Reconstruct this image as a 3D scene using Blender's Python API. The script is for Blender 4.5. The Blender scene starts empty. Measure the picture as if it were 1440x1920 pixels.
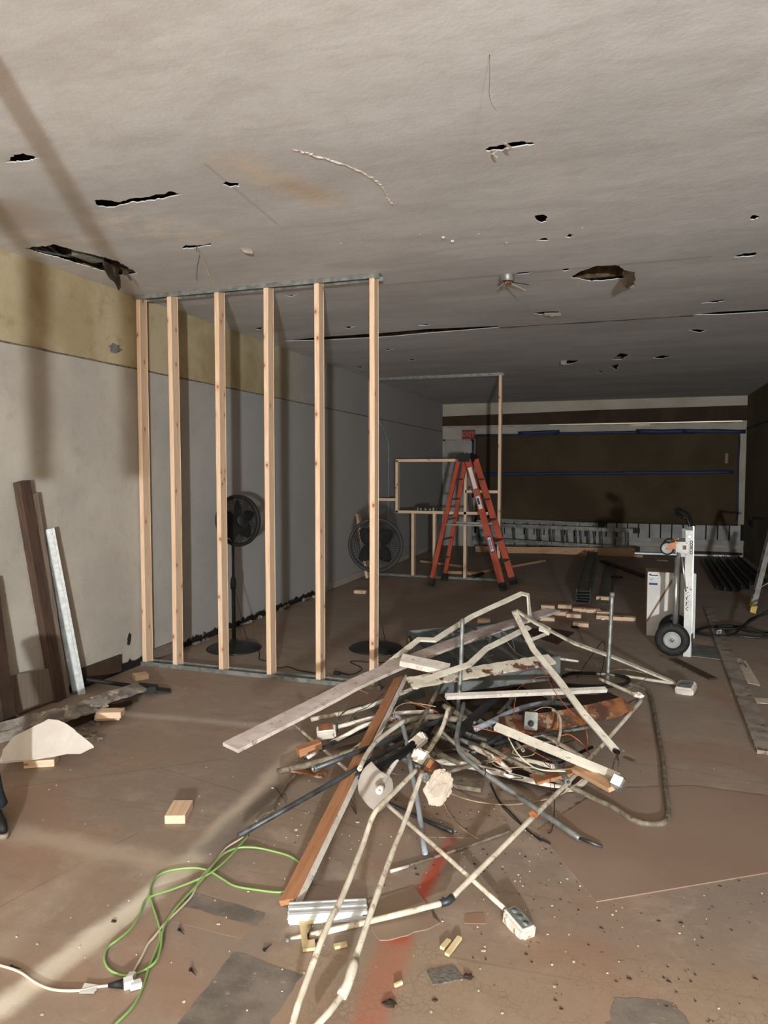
import bpy, bmesh, math, random
from mathutils import Vector, Matrix, noise
random.seed(7)
C = bpy.context.scene.collection
SC = bpy.context.scene

# ------------------------------------------------------------------ camera
FPX, YAW, PITCH, ROLL = 1346.6, 0.3295, -0.0582, 0.001
CAM = Vector((3.654, 0.0, 1.55))
fw = Vector((-math.sin(YAW)*math.cos(PITCH), math.cos(YAW)*math.cos(PITCH), math.sin(PITCH)))
r0 = Vector((math.cos(YAW), math.sin(YAW), 0)); u0 = r0.cross(fw)
rt = r0*math.cos(ROLL)+u0*math.sin(ROLL); up = u0*math.cos(ROLL)-r0*math.sin(ROLL)
cam = bpy.data.objects.new('camera', bpy.data.cameras.new('camera')); C.objects.link(cam)
cam.data.sensor_fit = 'VERTICAL'; cam.data.sensor_height = 36; cam.data.lens = 36*FPX/1920
cam.data.clip_start = 0.02
cam.matrix_world = Matrix((( rt.x, up.x, -fw.x, CAM.x), (rt.y, up.y, -fw.y, CAM.y), (rt.z, up.z, -fw.z, CAM.z), (0,0,0,1)))
SC.camera = cam
# ------------------------------------------------------------------ world, lights, exposure
w = bpy.data.worlds.new('world'); SC.world = w; w.use_nodes = True
w.node_tree.nodes['Background'].inputs[0].default_value = (1.0, 0.88, 0.74, 1)
w.node_tree.nodes['Background'].inputs[1].default_value = 2.2
def lamp(name, typ, loc, energy, color, size):
    l = bpy.data.lights.new(name, typ); l.energy = energy; l.color = color
    if typ == 'POINT': l.shadow_soft_size = size
    o = bpy.data.objects.new(name, l); o.location = loc; C.objects.link(o); return o
lamp('work_light', 'POINT', (5.1, -4.0, 1.38), 2380, (0.90, 0.96, 1.0), 0.085)
SC.view_settings.view_transform = 'Standard'; SC.view_settings.look = 'None'
SC.view_settings.exposure = 0.16; SC.view_settings.gamma = 1.0; SC.view_settings.use_curve_mapping = False
SC.cycles.max_bounces = 8; SC.cycles.diffuse_bounces = 5

H, W, YB, YP = 2.8936, 5.626, 14.40, 4.70

# a point of the place: by height z, by depth d ahead of the camera, or on a wall plane
def P(px, py, z=None, d=None, X=None, Y=None):
    k = fw+(px-720)/FPX*rt-(py-960)/FPX*up
    if z is not None: t = (z-CAM.z)/k.z
    elif d is not None: t = d
    elif X is not None: t = (X-CAM.x)/k.x
    else: t = (Y-CAM.y)/k.y
    return CAM+k*t
def Q(px, py, v):                       # v below 1.6: height above the floor, else distance ahead
    return P(px, py, z=v) if v < 1.6 else P(px, py, d=v)

# ------------------------------------------------------------------ materials
MATS = {}
def s2l(c): return tuple(((x/255)/12.92 if x/255 <= .04045 else ((x/255+.055)/1.055)**2.4) for x in c)+(1,)
class NT:
    def __init__(s, name):
        s.m = bpy.data.materials.new(name); s.m.use_nodes = True; s.t = s.m.node_tree; s.n = s.t.nodes; s.l = s.t.links
        s.b = s.n['Principled BSDF']; s.tc = s.n.new('ShaderNodeTexCoord')
    def set(s, sock, v):
        if hasattr(v, 'is_output') or isinstance(v, bpy.types.NodeSocket): s.l.new(v, sock)
        else: sock.default_value = v
    def coord(s, kind='Object', scale=(1,1,1), rnd=False):
        mp = s.n.new('ShaderNodeMapping'); s.l.new(s.tc.outputs[kind], mp.inputs[0]); mp.inputs['Scale'].default_value = scale
        if rnd:
            oi = s.n.new('ShaderNodeObjectInfo'); m = s.math('MULTIPLY', oi.outputs['Random'], 37.0); s.l.new(m, mp.inputs['Location'])
        return mp.outputs[0]
    def math(s, op, a, b=0.0, c=0.0, clamp=False):
        n = s.n.new('ShaderNodeMath'); n.operation = op; n.use_clamp = clamp
        s.set(n.inputs[0], a); s.set(n.inputs[1], b); s.set(n.inputs[2], c); return n.outputs[0]
    def vmath(s, op, a, b=(0,0,0), scale=1.0, out=0):
        n = s.n.new('ShaderNodeVectorMath'); n.operation = op; s.set(n.inputs[0], a); s.set(n.inputs[1], b)
        if op == 'SCALE': s.set(n.inputs[3], scale)
        return n.outputs[out]
    def noise(s, vec, scale, detail=4, rough=.55, dist=0.0):
        n = s.n.new('ShaderNodeTexNoise'); s.l.new(vec, n.inputs['Vector']); n.inputs['Scale'].default_value = scale
        n.inputs['Detail'].default_value = detail; n.inputs['Roughness'].default_value = rough; n.inputs['Distortion'].default_value = dist
        return n.outputs['Fac']
    def voro(s, vec, scale, feature='F1', dims='3D'):
        n = s.n.new('ShaderNodeTexVoronoi'); n.feature = feature; n.voronoi_dimensions = dims; s.l.new(vec, n.inputs['Vector']); n.inputs['Scale'].default_value = scale
        return n.outputs['Distance']
    def step(s, v, lo, hi):             # smooth 0..1 between lo and hi
        n = s.n.new('ShaderNodeMapRange'); n.interpolation_type = 'SMOOTHSTEP'; s.set(n.inputs[0], v)
        n.inputs[1].default_value = lo; n.inputs[2].default_value = hi
        n.inputs[3].default_value = 0; n.inputs[4].default_value = 1
        return n.outputs[0]
    def inv(s, v): return s.math('SUBTRACT', 1.0, v)
    def mix(s, f, a, b):
        n = s.n.new('ShaderNodeMix'); n.data_type = 'RGBA'; s.set(n.inputs[0], f); s.set(n.inputs[6], a); s.set(n.inputs[7], b); return n.outputs[2]
    def xyz(s, vec):
        n = s.n.new('ShaderNodeSeparateXYZ'); s.l.new(vec, n.inputs[0]); return n.outputs
    def done(s, col, rough=.7, metal=0.0, bump=None, bstr=.3, bdist=.01, spec=None):
        s.set(s.b.inputs['Base Color'], col); s.set(s.b.inputs['Roughness'], rough); s.set(s.b.inputs['Metallic'], metal)
        if spec is not None: s.b.inputs['Specular IOR Level'].default_value = spec
        if bump is not None:
            b = s.n.new('ShaderNodeBump'); b.inputs['Strength'].default_value = bstr; b.inputs['Distance'].default_value = bdist
            s.l.new(bump, b.inputs['Height']); s.l.new(b.outputs[0], s.b.inputs['Normal'])
        MATS[s.m.name] = s.m; return s.m
    def seg(s, pos, a, b, w, soft, wob=None):   # soft mask round a line on the floor from a to b
        a = Vector((a[0], a[1], 0)); b = Vector((b[0], b[1], 0)); ab = b-a; L2 = ab.length_squared
        pa = s.vmath('SUBTRACT', pos, tuple(a)); d = s.vmath('DOT_PRODUCT', pa, tuple(ab), out=1)
        t = s.math('MULTIPLY', d, 1/L2, clamp=True)
        pr = s.vmath('SCALE', tuple(ab), scale=t); dist = s.vmath('LENGTH', s.vmath('SUBTRACT', pa, pr), out=1)
        if wob is not None: dist = s.math('ADD', dist, s.math('MULTIPLY', s.math('SUBTRACT', wob, .5), soft*2.2))
        return s.inv(s.step(dist, max(0, w-soft), w+soft))

def mottled(name, c1, c2, scale=6, rough=.7, metal=0.0, bump=.15, stretch=(1,1,1), c3=None, sc3=20, th3=.62, spec=None, w3=.03, kind='Object'):
    n = NT(name); v = n.coord(kind, stretch, rnd=True)
    f = n.step(n.noise(v, scale, 5), .35, .65); col = n.mix(f, s2l(c1), s2l(c2))
    h = n.noise(v, scale*4, 4)
    if c3:
        m = n.step(n.noise(v, sc3, 6, .65), th3-w3, th3+w3); col = n.mix(m, col, s2l(c3)); h = n.math('SUBTRACT', h, m)
    return n.done(col, rough, metal, h, bump, .006, spec)

def wood(name, light, dark, knots=True, rough=.75):
    n = NT(name); v = n.coord('UV', (1,1,1), rnd=True)
    g = n.noise(n.vmath('MULTIPLY', v, (1.6, 26, 1)), 3.0, 5, .6, .6)
    col = n.mix(n.step(g, .3, .72), s2l(light), s2l(dark))
    if knots:
        d = n.voro(n.vmath('MULTIPLY', v, (1.0, 1.6, 1)), 3.4, dims='2D')
        k = n.inv(n.step(d, .035, .055)); col = n.mix(n.math('MULTIPLY', k, .85), col, s2l((92, 52, 30)))
        k2 = n.inv(n.step(d, .05, .16)); col = n.mix(n.math('MULTIPLY', k2, .35), col, s2l((196, 120, 74)))
    return n.done(col, rough, 0, g, .12, .003)

wood('pine', (230, 202, 174), (214, 176, 142))
wood('pine_old', (206, 168, 130), (176, 134, 98))
wood('dark_wood', (88, 66, 52), (60, 44, 35), False)
wood('grey_wood', (140, 124, 110), (108, 92, 80), False)
wood('orange_wood', (182, 130, 92), (156, 106, 72))
mottled('white_paint', (226, 216, 205), (205, 194, 182), 14, .6, c3=(146, 118, 98), sc3=26, th3=.64, w3=.05)
mottled('cream_paint', (212, 202, 184), (186, 174, 154), 14, .6, c3=(150, 126, 100), sc3=26, th3=.60, w3=.07, stretch=(1,1,.6))
mottled('cream_clean', (226, 217, 201), (206, 196, 179), 12, .45, c3=(156, 136, 112), sc3=30, th3=.64, w3=.06)
mottled('peel_paint', (222, 210, 190), (196, 184, 166), 12, .65, c3=(104, 66, 52), sc3=11, th3=.56, bump=.4)
mottled('pink_white', (214, 200, 192), (190, 174, 166), 8, .7, c3=(160, 134, 120), sc3=24, th3=.62, w3=.05)
mottled('weathered_paint', (168, 156, 144), (136, 124, 112), 8, .75, c3=(112, 88, 72), sc3=9, th3=.58, bump=.4)
mottled('galvanised', (150, 151, 147), (116, 117, 113), 18, .42, .4, c3=(100, 94, 86), sc3=26, th3=.68)
mottled('dark_conduit', (88, 90, 92), (60, 62, 64), 16, .45, .55, c3=(120, 112, 104), sc3=30, th3=.70)
mottled('blue_grey', (164, 168, 174), (140, 144, 150), 16, .5, .1)
mottled('dirty_conduit', (136, 124, 106), (100, 88, 74), 22, .7, .1, c3=(74, 56, 44), sc3=30, th3=.62)
mottled('rust', (146, 92, 54), (78, 50, 36), 12, .85, .0, c3=(150, 128, 106), sc3=16, th3=.58, bump=.4)
mottled('steel_tray', (122, 124, 120), (92, 94, 92), 7, .5, .15, c3=(146, 144, 138), sc3=14, th3=.64)
mottled('bright_steel', (238, 240, 240), (215, 218, 218), 5, .28, .22, bump=.03, stretch=(.4, 8, 8))
mottled('black', (22, 21, 20), (13, 12, 12), 10, .7)
mottled('black_gloss', (20, 20, 20), (12, 12, 12), 10, .3)
mottled('rubber', (38, 36, 34), (24, 23, 22), 30, .7, c3=(70, 66, 60), sc3=14, th3=.68)
mottled('black_plastic', (28, 27, 26), (18, 18, 17), 10, .7)
mottled('fan_base', (36, 37, 34), (26, 27, 25), 5, .42)
mottled('orange_glass', (182, 74, 44), (160, 60, 36), 6, .5)
mottled('aluminium', (196, 196, 194), (164, 164, 162), 9, .35, .8)
mottled('old_aluminium', (120, 118, 110), (92, 90, 84), 9, .5, .5)
mottled('truck_white', (214, 210, 204), (188, 184, 178), 9, .4, c3=(60, 54, 50), sc3=38, th3=.70)
mottled('carton', (226, 222, 216), (210, 206, 200), 4, .7, bump=.03)
mottled('kraft', (112, 94, 68), (94, 78, 56), 1.2, .85, bump=.3)
mottled('beam_brown', (66, 47, 26), (48, 35, 20), 2.5, .85)
mottled('blue_tape', (30, 46, 86), (24, 38, 74), 5, .6)
mottled('green_cord', (138, 170, 100), (126, 158, 90), 6, .45, bump=.02)
mottled('white_cord', (206, 192, 174), (190, 176, 158), 6, .5, bump=.02)
mottled('tan_wire', (176, 150, 120), (140, 116, 92), 20, .5)
mottled('orange_wire', (190, 96, 62), (160, 78, 50), 20, .5)
mottled('plaster', (192, 178, 162), (160, 146, 130), 9, .95, bump=.9)
mottled('gypsum', (216, 206, 194), (204, 192, 180), 5, .85, bump=.05)
mottled('torn_grey', (150, 140, 130), (106, 96, 86), 12, .95, bump=.8, c3=(190, 178, 160), sc3=14, th3=.6)
mottled('foam_yellow', (224, 200, 156), (206, 180, 136), 10, .8)
mottled('hardboard', (150, 118, 94), (132, 102, 82), 2.2, .75, bump=.08, c3=(112, 84, 68), sc3=9, th3=.68)
mottled('hardboard_red', (150, 127, 110), (142, 116, 99), 1.6, .7, bump=.08, c3=(112, 88, 74), sc3=22, th3=.72)
mottled('hardboard_grey', (150, 128, 108), (138, 114, 96), 3, .8, bump=.05)
mottled('adhesive', (130, 118, 106), (100, 91, 83), 7, .85, bump=.3, c3=(150, 138, 124), sc3=24, th3=.64)
mottled('tread_plate', (130, 122, 112), (84, 78, 70), 60, .7, bump=.6, stretch=(1, 3, 1))
mottled('bare_concrete', (160, 136, 112), (140, 116, 94), 7, .9, bump=.35, c3=(110, 86, 68), sc3=16, th3=.64)
mottled('dark_brown', (72, 50, 34), (50, 35, 24), 6, .8, bump=.2)
mottled('red_sign', (130, 42, 32), (118, 36, 28), 6, .5)
mottled('sign_letter', (190, 92, 74), (180, 84, 66), 6, .5)
mottled('red_plastic', (110, 34, 26), (86, 26, 20), 6, .5)
mottled('yellow', (206, 172, 60), (186, 150, 46), 6, .5)
mottled('label_white', (225, 222, 216), (214, 210, 204), 6, .6, bump=.01)
mottled('label_blue', (40, 60, 130), (34, 52, 116), 6, .6, bump=.01)
mottled('strap_brown', (150, 122, 98), (132, 106, 84), 6, .7)
mottled('copper', (128, 88, 62), (106, 70, 48), 6, .35, .8)
mottled('wheel_grey', (176, 174, 170), (156, 154, 150), 6, .5)
mottled('denim', (44, 50, 62), (30, 34, 44), 60, .9, bump=.3)
mottled('insulation', (104, 84, 62), (72, 56, 40), 20, .95, bump=.9)
mottled('door_paint', (170, 164, 156), (156, 150, 142), 2, .6)
mottled('chip', (222, 206, 188), (196, 180, 160), 30, .8)
mottled('void_dark', (30, 26, 20), (20, 17, 14), 3, .95)
_n = NT('daylight_slit'); _n.b.inputs['Emission Color'].default_value = (1, .86, .6, 1); _n.b.inputs['Emission Strength'].default_value = .8
_n.done((.8,.7,.5,1), .8)

# ---- ceiling: rolled grey-white paint, a tan water stain, patched filler
def fl(px, py, z=0.0):
    p = P(px, py, z=z); return (p.x, p.y)
n = NT('ceiling_paint'); pos = n.coord('Object'); flat = n.vmath('MULTIPLY', pos, (1, 1, 0))
big = n.noise(n.vmath('MULTIPLY', pos, (.7, 1.6, 1)), .9, 4); fine = n.noise(pos, 9, 5)
col = n.mix(n.step(big, .35, .68), s2l((214, 213, 212)), s2l((196, 195, 194)))
col = n.mix(n.math('MULTIPLY', n.step(fine, .35, .8), .22), col, s2l((176, 168, 160)))
wob = n.noise(pos, 3.2, 6, .65)
st = n.seg(flat, fl(450, 312, H), fl(600, 372, H), .11, .09, wob)
st = n.math('MULTIPLY', st, n.step(n.noise(pos, 11, 6, .7), .32, .56))
col = n.mix(n.math('MULTIPLY', st, .7), col, s2l((214, 198, 176)))
s2 = n.seg(flat, fl(545, 345, H), fl(585, 362, H), .06, .06, wob)
col = n.mix(n.math('MULTIPLY', s2, .5), col, s2l((196, 166, 138)))
for a, b, ww in (((225, 425), (395, 445), .12), ((60, 440), (180, 450), .09), ((150, 400), (330, 420), .06)):
    s3 = n.math('MULTIPLY', n.seg(flat, fl(*a, H), fl(*b, H), ww, .08, wob), n.step(n.noise(pos, 6, 6, .7), .42, .56))
    col = n.mix(n.math('MULTIPLY', s3, .8), col, s2l((226, 218, 206)))
for a, b in (((0, 390), (90, 450)), ((20, 395), (30, 400))):
    s4 = n.seg(flat, fl(*a, H), fl(*b, H), .12, .12, wob); col = n.mix(n.math('MULTIPLY', s4, .35), col, s2l((176, 152, 122)))
sw = n.noise(n.vmath('MULTIPLY', pos, (.5, 1.9, 1)), 2.2, 5, .6, 1.2); col = n.mix(n.math('MULTIPLY', n.step(sw, .45, .7), .3), col, s2l((170, 163, 158)))
jt = n.seg(flat, fl(720, 535, H), fl(1330, 482, H), .025, .02, wob); col = n.mix(n.math('MULTIPLY', jt, .35), col, s2l((150, 128, 112)))
jt = n.seg(flat, fl(385, 308, H), fl(520, 420, H), .008, .006, wob); col = n.mix(n.math('MULTIPLY', jt, .25), col, s2l((130, 112, 98)))
hh = n.math('ADD', n.math('MULTIPLY', wob, 1.0), n.math('MULTIPLY', fine, .4))
n.done(col, .85, 0, hh, .22, .02, .25)

# ---- left wall: grey plaster below, yellowed band above
n = NT('left_plaster'); pos = n.coord('Object'); x, y, z = n.xyz(pos)
b1 = n.noise(pos, 1.1, 5, .6); b2 = n.noise(pos, 7, 6, .65)
col = n.mix(n.step(b1, .35, .68), s2l((192, 184, 172)), s2l((172, 164, 154)))
col = n.mix(n.math('MULTIPLY', n.step(b2, .5, .75), .25), col, s2l((132, 116, 100)))
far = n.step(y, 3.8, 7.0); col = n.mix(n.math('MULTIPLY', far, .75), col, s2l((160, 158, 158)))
edge = n.math('ADD', z, n.math('MULTIPLY', n.math('SUBTRACT', b2, .5), .03))
yel = n.math('MULTIPLY', n.step(edge, 2.335, 2.345), n.inv(n.step(y, 6.6, 8.2)))
ycol = n.mix(n.step(b1, .4, .65), s2l((190, 175, 143)), s2l((166, 148, 114)))
ycol = n.mix(n.math('MULTIPLY', n.step(b2, .52, .7), .35), ycol, s2l((140, 112, 78)))
col = n.mix(yel, col, ycol)
gap = n.math('SUBTRACT', z, n.math('MULTIPLY', n.noise(pos, 9, 6, .7), .16))
gm = n.math('MULTIPLY', n.inv(n.step(gap, -.025, -.012)), n.inv(n.step(y, 8.0, 8.6)))
col = n.mix(gm, col, s2l((34, 28, 24)))
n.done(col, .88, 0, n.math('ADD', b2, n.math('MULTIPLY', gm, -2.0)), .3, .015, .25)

n = NT('right_plaster'); pos = n.coord('Object'); b1 = n.noise(pos, 1.1, 5, .6)
n.done(n.mix(n.step(b1, .35, .68), s2l((120, 112, 90)), s2l((102, 96, 76))), .9, 0, b1, .2, .01, .2)
mottled('back_plaster', (186, 176, 160), (170, 160, 145), 1.5, .85)
mottled('siding_white', (176, 174, 170), (150, 148, 144), 4, .8)

# ---- floor: dusty brown sheet floor, plaster lines, red paint, stains
n = NT('old_floor'); pos = n.coord('Object'); flat = n.vmath('MULTIPLY', pos, (1, 1, 0)); x, y, z = n.xyz(pos)
b1 = n.noise(pos, .8, 5, .6, .4); b2 = n.noise(pos, 3.5, 6, .65); b3 = n.noise(pos, 26, 5, .7)
col = n.mix(n.step(b1, .38, .62), s2l((152, 129, 110)), s2l((143, 127, 113)))
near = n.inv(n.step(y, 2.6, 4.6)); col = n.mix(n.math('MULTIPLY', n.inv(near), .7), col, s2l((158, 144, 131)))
col = n.mix(n.math('MULTIPLY', n.step(b2, .48, .68), .6), col, s2l((172, 152, 134)))
st1 = n.noise(n.vmath('MULTIPLY', pos, (1.2, 7, 1)), 2.2, 6, .7, .5); col = n.mix(n.math('MULTIPLY', n.step(st1, .52, .72), .4), col, s2l((116, 96, 82)))
for a, b in (((0, 1700), (260, 1560)), ((300, 1440), (700, 1560)), ((1010, 1400), (1440, 1470)), ((820, 1790), (1150, 1850)), ((0, 1480), (440, 1420))):
    col = n.mix(n.math('MULTIPLY', n.seg(flat, fl(*a), fl(*b), .004, .004, b2), .4), col, s2l((100, 82, 70)))
scr = n.noise(n.vmath('MULTIPLY', pos, (9, 2.2, 1)), 7, 4, .7, 1.5); col = n.mix(n.math('MULTIPLY', n.step(scr, .62, .68), .3), col, s2l((190, 172, 154)))
blot = n.step(n.noise(pos, 2.1, 6, .7, .8), .58, .66); col = n.mix(n.math('MULTIPLY', blot, .35), col, s2l((182, 164, 146)))
redz = n.math('MULTIPLY', n.step(n.noise(pos, 1.3, 4, .6, .6), .5, .66), .5); col = n.mix(redz, col, s2l((154, 118, 96)))
col = n.mix(n.math('MULTIPLY', n.step(b3, .48, .75), .25), col, s2l((120, 98, 82)))
wob = n.noise(pos, 5, 6, .7)
def F(px, py): return fl(px, py)
# smooth grey-brown smears and pale dust lines
for a, b, ww, so, c, k in (
    ((0, 1890), (330, 1640), .04, .035, (222, 210, 192), .9), ((330, 1640), (560, 1400), .04, .045, (198, 184, 165), .85),
    ((345, 1650), (560, 1440), .05, .06, (110, 98, 88), .0), ((390, 1590), (520, 1480), .05, .04, (96, 90, 86), .6),
    ((0, 1555), (330, 1625), .05, .07, (190, 172, 152), .6), ((190, 1335), (540, 1365), .03, .05, (188, 176, 162), .7),
    ((0, 1780), (160, 1620), .04, .06, (176, 158, 140), .4), ((60, 1850), (240, 1720), .03, .03, (200, 184, 162), .5),
    ((1080, 1640), (1440, 1600), .03, .06, (186, 168, 150), .45), ((740, 1180), (1050, 1150), .05, .1, (160, 142, 124), .4),
    ((1000, 1200), (1240, 1230), .04, .06, (150, 134, 120), .3),
    ((690, 1915), (745, 1765), .055, .028, (170, 84, 62), .85), ((745, 1765), (830, 1600), .026, .020, (172, 74, 50), .9),
    ((830, 1600), (850, 1560), .02, .03, (176, 74, 50), .5), ((1040, 1180), (1100, 1130), .06, .1, (140, 80, 62), .5)):
    if k: col = n.mix(n.math('MULTIPLY', n.seg(flat, F(*a), F(*b), ww, so, wob), k), col, s2l(c))
# bare cracked concrete along the front
cm = n.seg(flat, F(560, 1850), F(1440, 1905), .16, .08, wob); cm2 = n.seg(flat, F(560, 1800), F(800, 1790), .07, .05, wob)
cm = n.math('MAXIMUM', cm, cm2); cr = n.inv(n.step(n.voro(n.vmath('ADD', pos, n.vmath('SCALE', pos, scale=0.0)), 38, 'DISTANCE_TO_EDGE'), .02, .09))
col = n.mix(n.math('MULTIPLY', cm, .45), col, s2l((164, 140, 114)))
col = n.mix(n.math('MULTIPLY', n.math('MULTIPLY', cr, cm), n.math('MULTIPLY', n.step(wob, .42, .62), .55)), col, s2l((126, 100, 80)))
# dark specks on the right and under the pile
sp = n.step(n.noise(pos, 34, 3, .6), .66, .69); zone = n.math('MULTIPLY', n.seg(flat, F(900, 1500), F(1440, 1850), .5, .35), .85)
col = n.mix(n.math('MULTIPLY', sp, zone), col, s2l((74, 52, 42)))
wet = n.math('MAXIMUM', n.seg(flat, F(1140, 1535), F(1175, 1550), .045, .012, wob), n.seg(flat, F(1086, 1507), F(1090, 1507), .022, .006, wob))
wet = n.math('MAXIMUM', wet, n.seg(flat, F(1174, 1420), F(1184, 1425), .02, .006, wob))
wet = n.math('MAXIMUM', wet, n.seg(flat, F(1073, 1517), F(1077, 1517), .016, .004, wob))
col = n.mix(n.math('MULTIPLY', wet, .7), col, s2l((74, 60, 50)))
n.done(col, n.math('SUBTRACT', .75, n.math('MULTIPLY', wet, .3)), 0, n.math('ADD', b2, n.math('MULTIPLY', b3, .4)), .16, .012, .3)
FLOORMAT = MATS['old_floor']

# ------------------------------------------------------------------ mesh helpers
def newbm():
    bm = bmesh.new(); bm.loops.layers.uv.new('UVMap'); return bm
def basis(t, hint=Vector((0,0,1))):
    t = t.normalized(); s = t.cross(hint)
    if s.length < 1e-4: s = t.cross(Vector((1,0,0)))
    s.normalize(); return t, s, s.cross(t).normalized()
def box(bm, c, size, rot=None):
    c = Vector(c); R = rot or Matrix.Identity(3); uv = bm.loops.layers.uv.active
    L = max(range(3), key=lambda i: size[i]); o = [i for i in range(3) if i != L]
    co = {}
    vs = []
    for i in (-1, 1):
        for j in (-1, 1):
            for k in (-1, 1):
                l = Vector((i*size[0]/2, j*size[1]/2, k*size[2]/2)); v = bm.verts.new(c+R@l); co[v] = l; vs.append(v)
    for f in ((0,1,3,2),(4,6,7,5),(0,4,5,1),(2,3,7,6),(0,2,6,4),(1,5,7,3)):
        fc = bm.faces.new([vs[q] for q in f])
        for lp in fc.loops:
            l = co[lp.vert]; lp[uv].uv = (l[L], l[o[0]]+l[o[1]]*1.7)
    return vs
def obox(bm, p0, p1, w, t, hint=Vector((0,0,1))):      # board from p0 to p1, w wide, t thick (t along hint)
    p0, p1 = Vector(p0), Vector(p1); a, s, u = basis(p1-p0, Vector(hint))
    R = Matrix((a, s, u)).transposed(); box(bm, (p0+p1)/2, ((p1-p0).length, w, t), R)
def smooth(pts, n=6):
    pts = [Vector(p) for p in pts]
    if len(pts) < 3: return pts
    q = [pts[0]*2-pts[1]]+pts+[pts[-1]*2-pts[-2]]; out = []
    for i in range(1, len(q)-2):
        for k in range(n):
            t = k/n; a, b, c, d = q[i-1], q[i], q[i+1], q[i+2]
            out.append(.5*((2*b)+(c-a)*t+(2*a-5*b+4*c-d)*t*t+(3*b-a-3*c+d)*t**3))
    out.append(pts[-1]); return out
def sweep(bm, pts, prof, closed=True, caps=True, hint=Vector((0,0,1)), jit=0.0, scale=None, taper=None):
    pts = [Vector(p) for p in pts]; uv = bm.loops.layers.uv.active; rings = []; us = []; L = 0
    hint = Vector(hint); prevn = None
    for i, p in enumerate(pts):
        if i == 0: t = pts[1]-pts[0]
        elif i == len(pts)-1: t = pts[-1]-pts[-2]
        else: t = (pts[i+1]-p).normalized()+(p-pts[i-1]).normalized()
        if t.length < 1e-6: t = pts[i]-pts[i-1]
        t.normalize()
        if prevn is None: a, s, u = basis(t, hint)
        else:
            u = (prevn-t*prevn.dot(t)).normalized(); s = t.cross(u)
        prevn = u
        if i: L += (p-pts[i-1]).length
        us.append(L); k = taper(i/(len(pts)-1)) if taper else 1
        rings.append([bm.verts.new(p+s*(x*k+random.uniform(-jit, jit))+u*(y*k+random.uniform(-jit, jit))) for x, y in prof])
    m = len(prof); per = [0]; rnd = max(Vector(q).length for q in prof)-min(Vector(q).length for q in prof) < 1e-5
    for j in range(m): per.append(per[-1]+(Vector(prof[(j+1) % m])-Vector(prof[j])).length)
    for i in range(len(rings)-1):
        for j in range(m if closed else m-1):
            k = (j+1) % m
            f = bm.faces.new((rings[i][j], rings[i][k], rings[i+1][k], rings[i+1][j]))
            f.smooth = rnd
            for lp, q in zip(f.loops, ((us[i], per[j]), (us[i], per[j+1]), (us[i+1], per[j+1]), (us[i+1], per[j]))): lp[uv].uv = q
    if caps and closed:
        bm.faces.new(rings[0][::-1]); bm.faces.new(rings[-1])
    return rings
def circ(r, n=10): return [(r*math.cos(2*math.pi*i/n), r*math.sin(2*math.pi*i/n)) for i in range(n)]
def tube(bm, pts, r, n=10, sm=0, jit=0.0, taper=None):
    sweep(bm, smooth(pts, sm) if sm else pts, circ(r, n), jit=jit, taper=taper)
def pipe(bm, pts, r, n=12, sm=0, jit=0.0):               # hollow tube with open ends
    p = smooth(pts, sm) if sm else [Vector(q) for q in pts]
    p = densify(p, .05) if jit else p
    a = sweep(bm, p, circ(r, n), caps=False, jit=jit); b = sweep(bm, p, circ(r*.8, n), caps=False)
    for e in (0, -1):
        for j in range(n):
            k = (j+1) % n; bm.faces.new((a[e][j], a[e][k], b[e][k], b[e][j]))
def densify(p, step):
    out = [p[0]]
    for a, b in zip(p, p[1:]):
        k = max(1, int((b-a).length/step))
        for i in range(1, k+1): out.append(a+(b-a)*(i/k))
    return out
def lathe(bm, prof, n=32, M=Matrix.Identity(4)):
    rings = []
    for r, z in prof:
        rings.append([bm.verts.new(M@Vector((r*math.cos(2*math.pi*i/n), r*math.sin(2*math.pi*i/n), z))) for i in range(n)] if r > 1e-5 else [bm.verts.new(M@Vector((0,0,z)))])
    for a, b in zip(rings, rings[1:]):
        for i in range(n):
            j = (i+1) % n
            q = [a[i % len(a)], a[j % len(a)], b[j % len(b)], b[i % len(b)]]
            q = list(dict.fromkeys(q))
            if len(q) > 2:
                f = bm.faces.new(q); f.smooth = True
def torus(bm, R_, r, n=40, m=6, M=Matrix.Identity(4)):
    rg = []
    for i in range(n):
        a = 2*math.pi*i/n
        rg.append([bm.verts.new(M@Vector(((R_+r*math.cos(2*math.pi*j/m))*math.cos(a), (R_+r*math.cos(2*math.pi*j/m))*math.sin(a), r*math.sin(2*math.pi*j/m)))) for j in range(m)])
    for i in range(n):
        for j in range(m):
            f = bm.faces.new((rg[i][j], rg[(i+1) % n][j], rg[(i+1) % n][(j+1) % m], rg[i][(j+1) % m])); f.smooth = True
def slab(bm, pts, vec):                                 # polygon extruded along vec
    vec = Vector(vec); a = [bm.verts.new(Vector(p)) for p in pts]; b = [bm.verts.new(Vector(p)+vec) for p in pts]
    uv = bm.loops.layers.uv.active; fs = [bm.faces.new(a), bm.faces.new(b[::-1])]
    for i in range(len(a)):
        j = (i+1) % len(a); bm.faces.new((a[i], b[i], b[j], a[j]))
    for f in fs:
        for lp in f.loops: lp[uv].uv = (lp.vert.co.x, lp.vert.co.y)
    bmesh.ops.triangulate(bm, faces=fs)
def lump(bm, c, size, seed=0, amp=.25, sub=3, rot=None):
    r = bmesh.ops.create_icosphere(bm, subdivisions=sub, radius=1)
    for v in r['verts']:
        k = 1+amp*noise.noise(v.co*1.7+Vector((seed, 3, 1)))+amp*.5*noise.noise(v.co*5+Vector((seed, 9, 1)))
        l = Vector((v.co.x*size[0]*k, v.co.y*size[1]*k, v.co.z*size[2]*k))
        v.co = Vector(c)+((rot@l) if rot else l)
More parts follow.
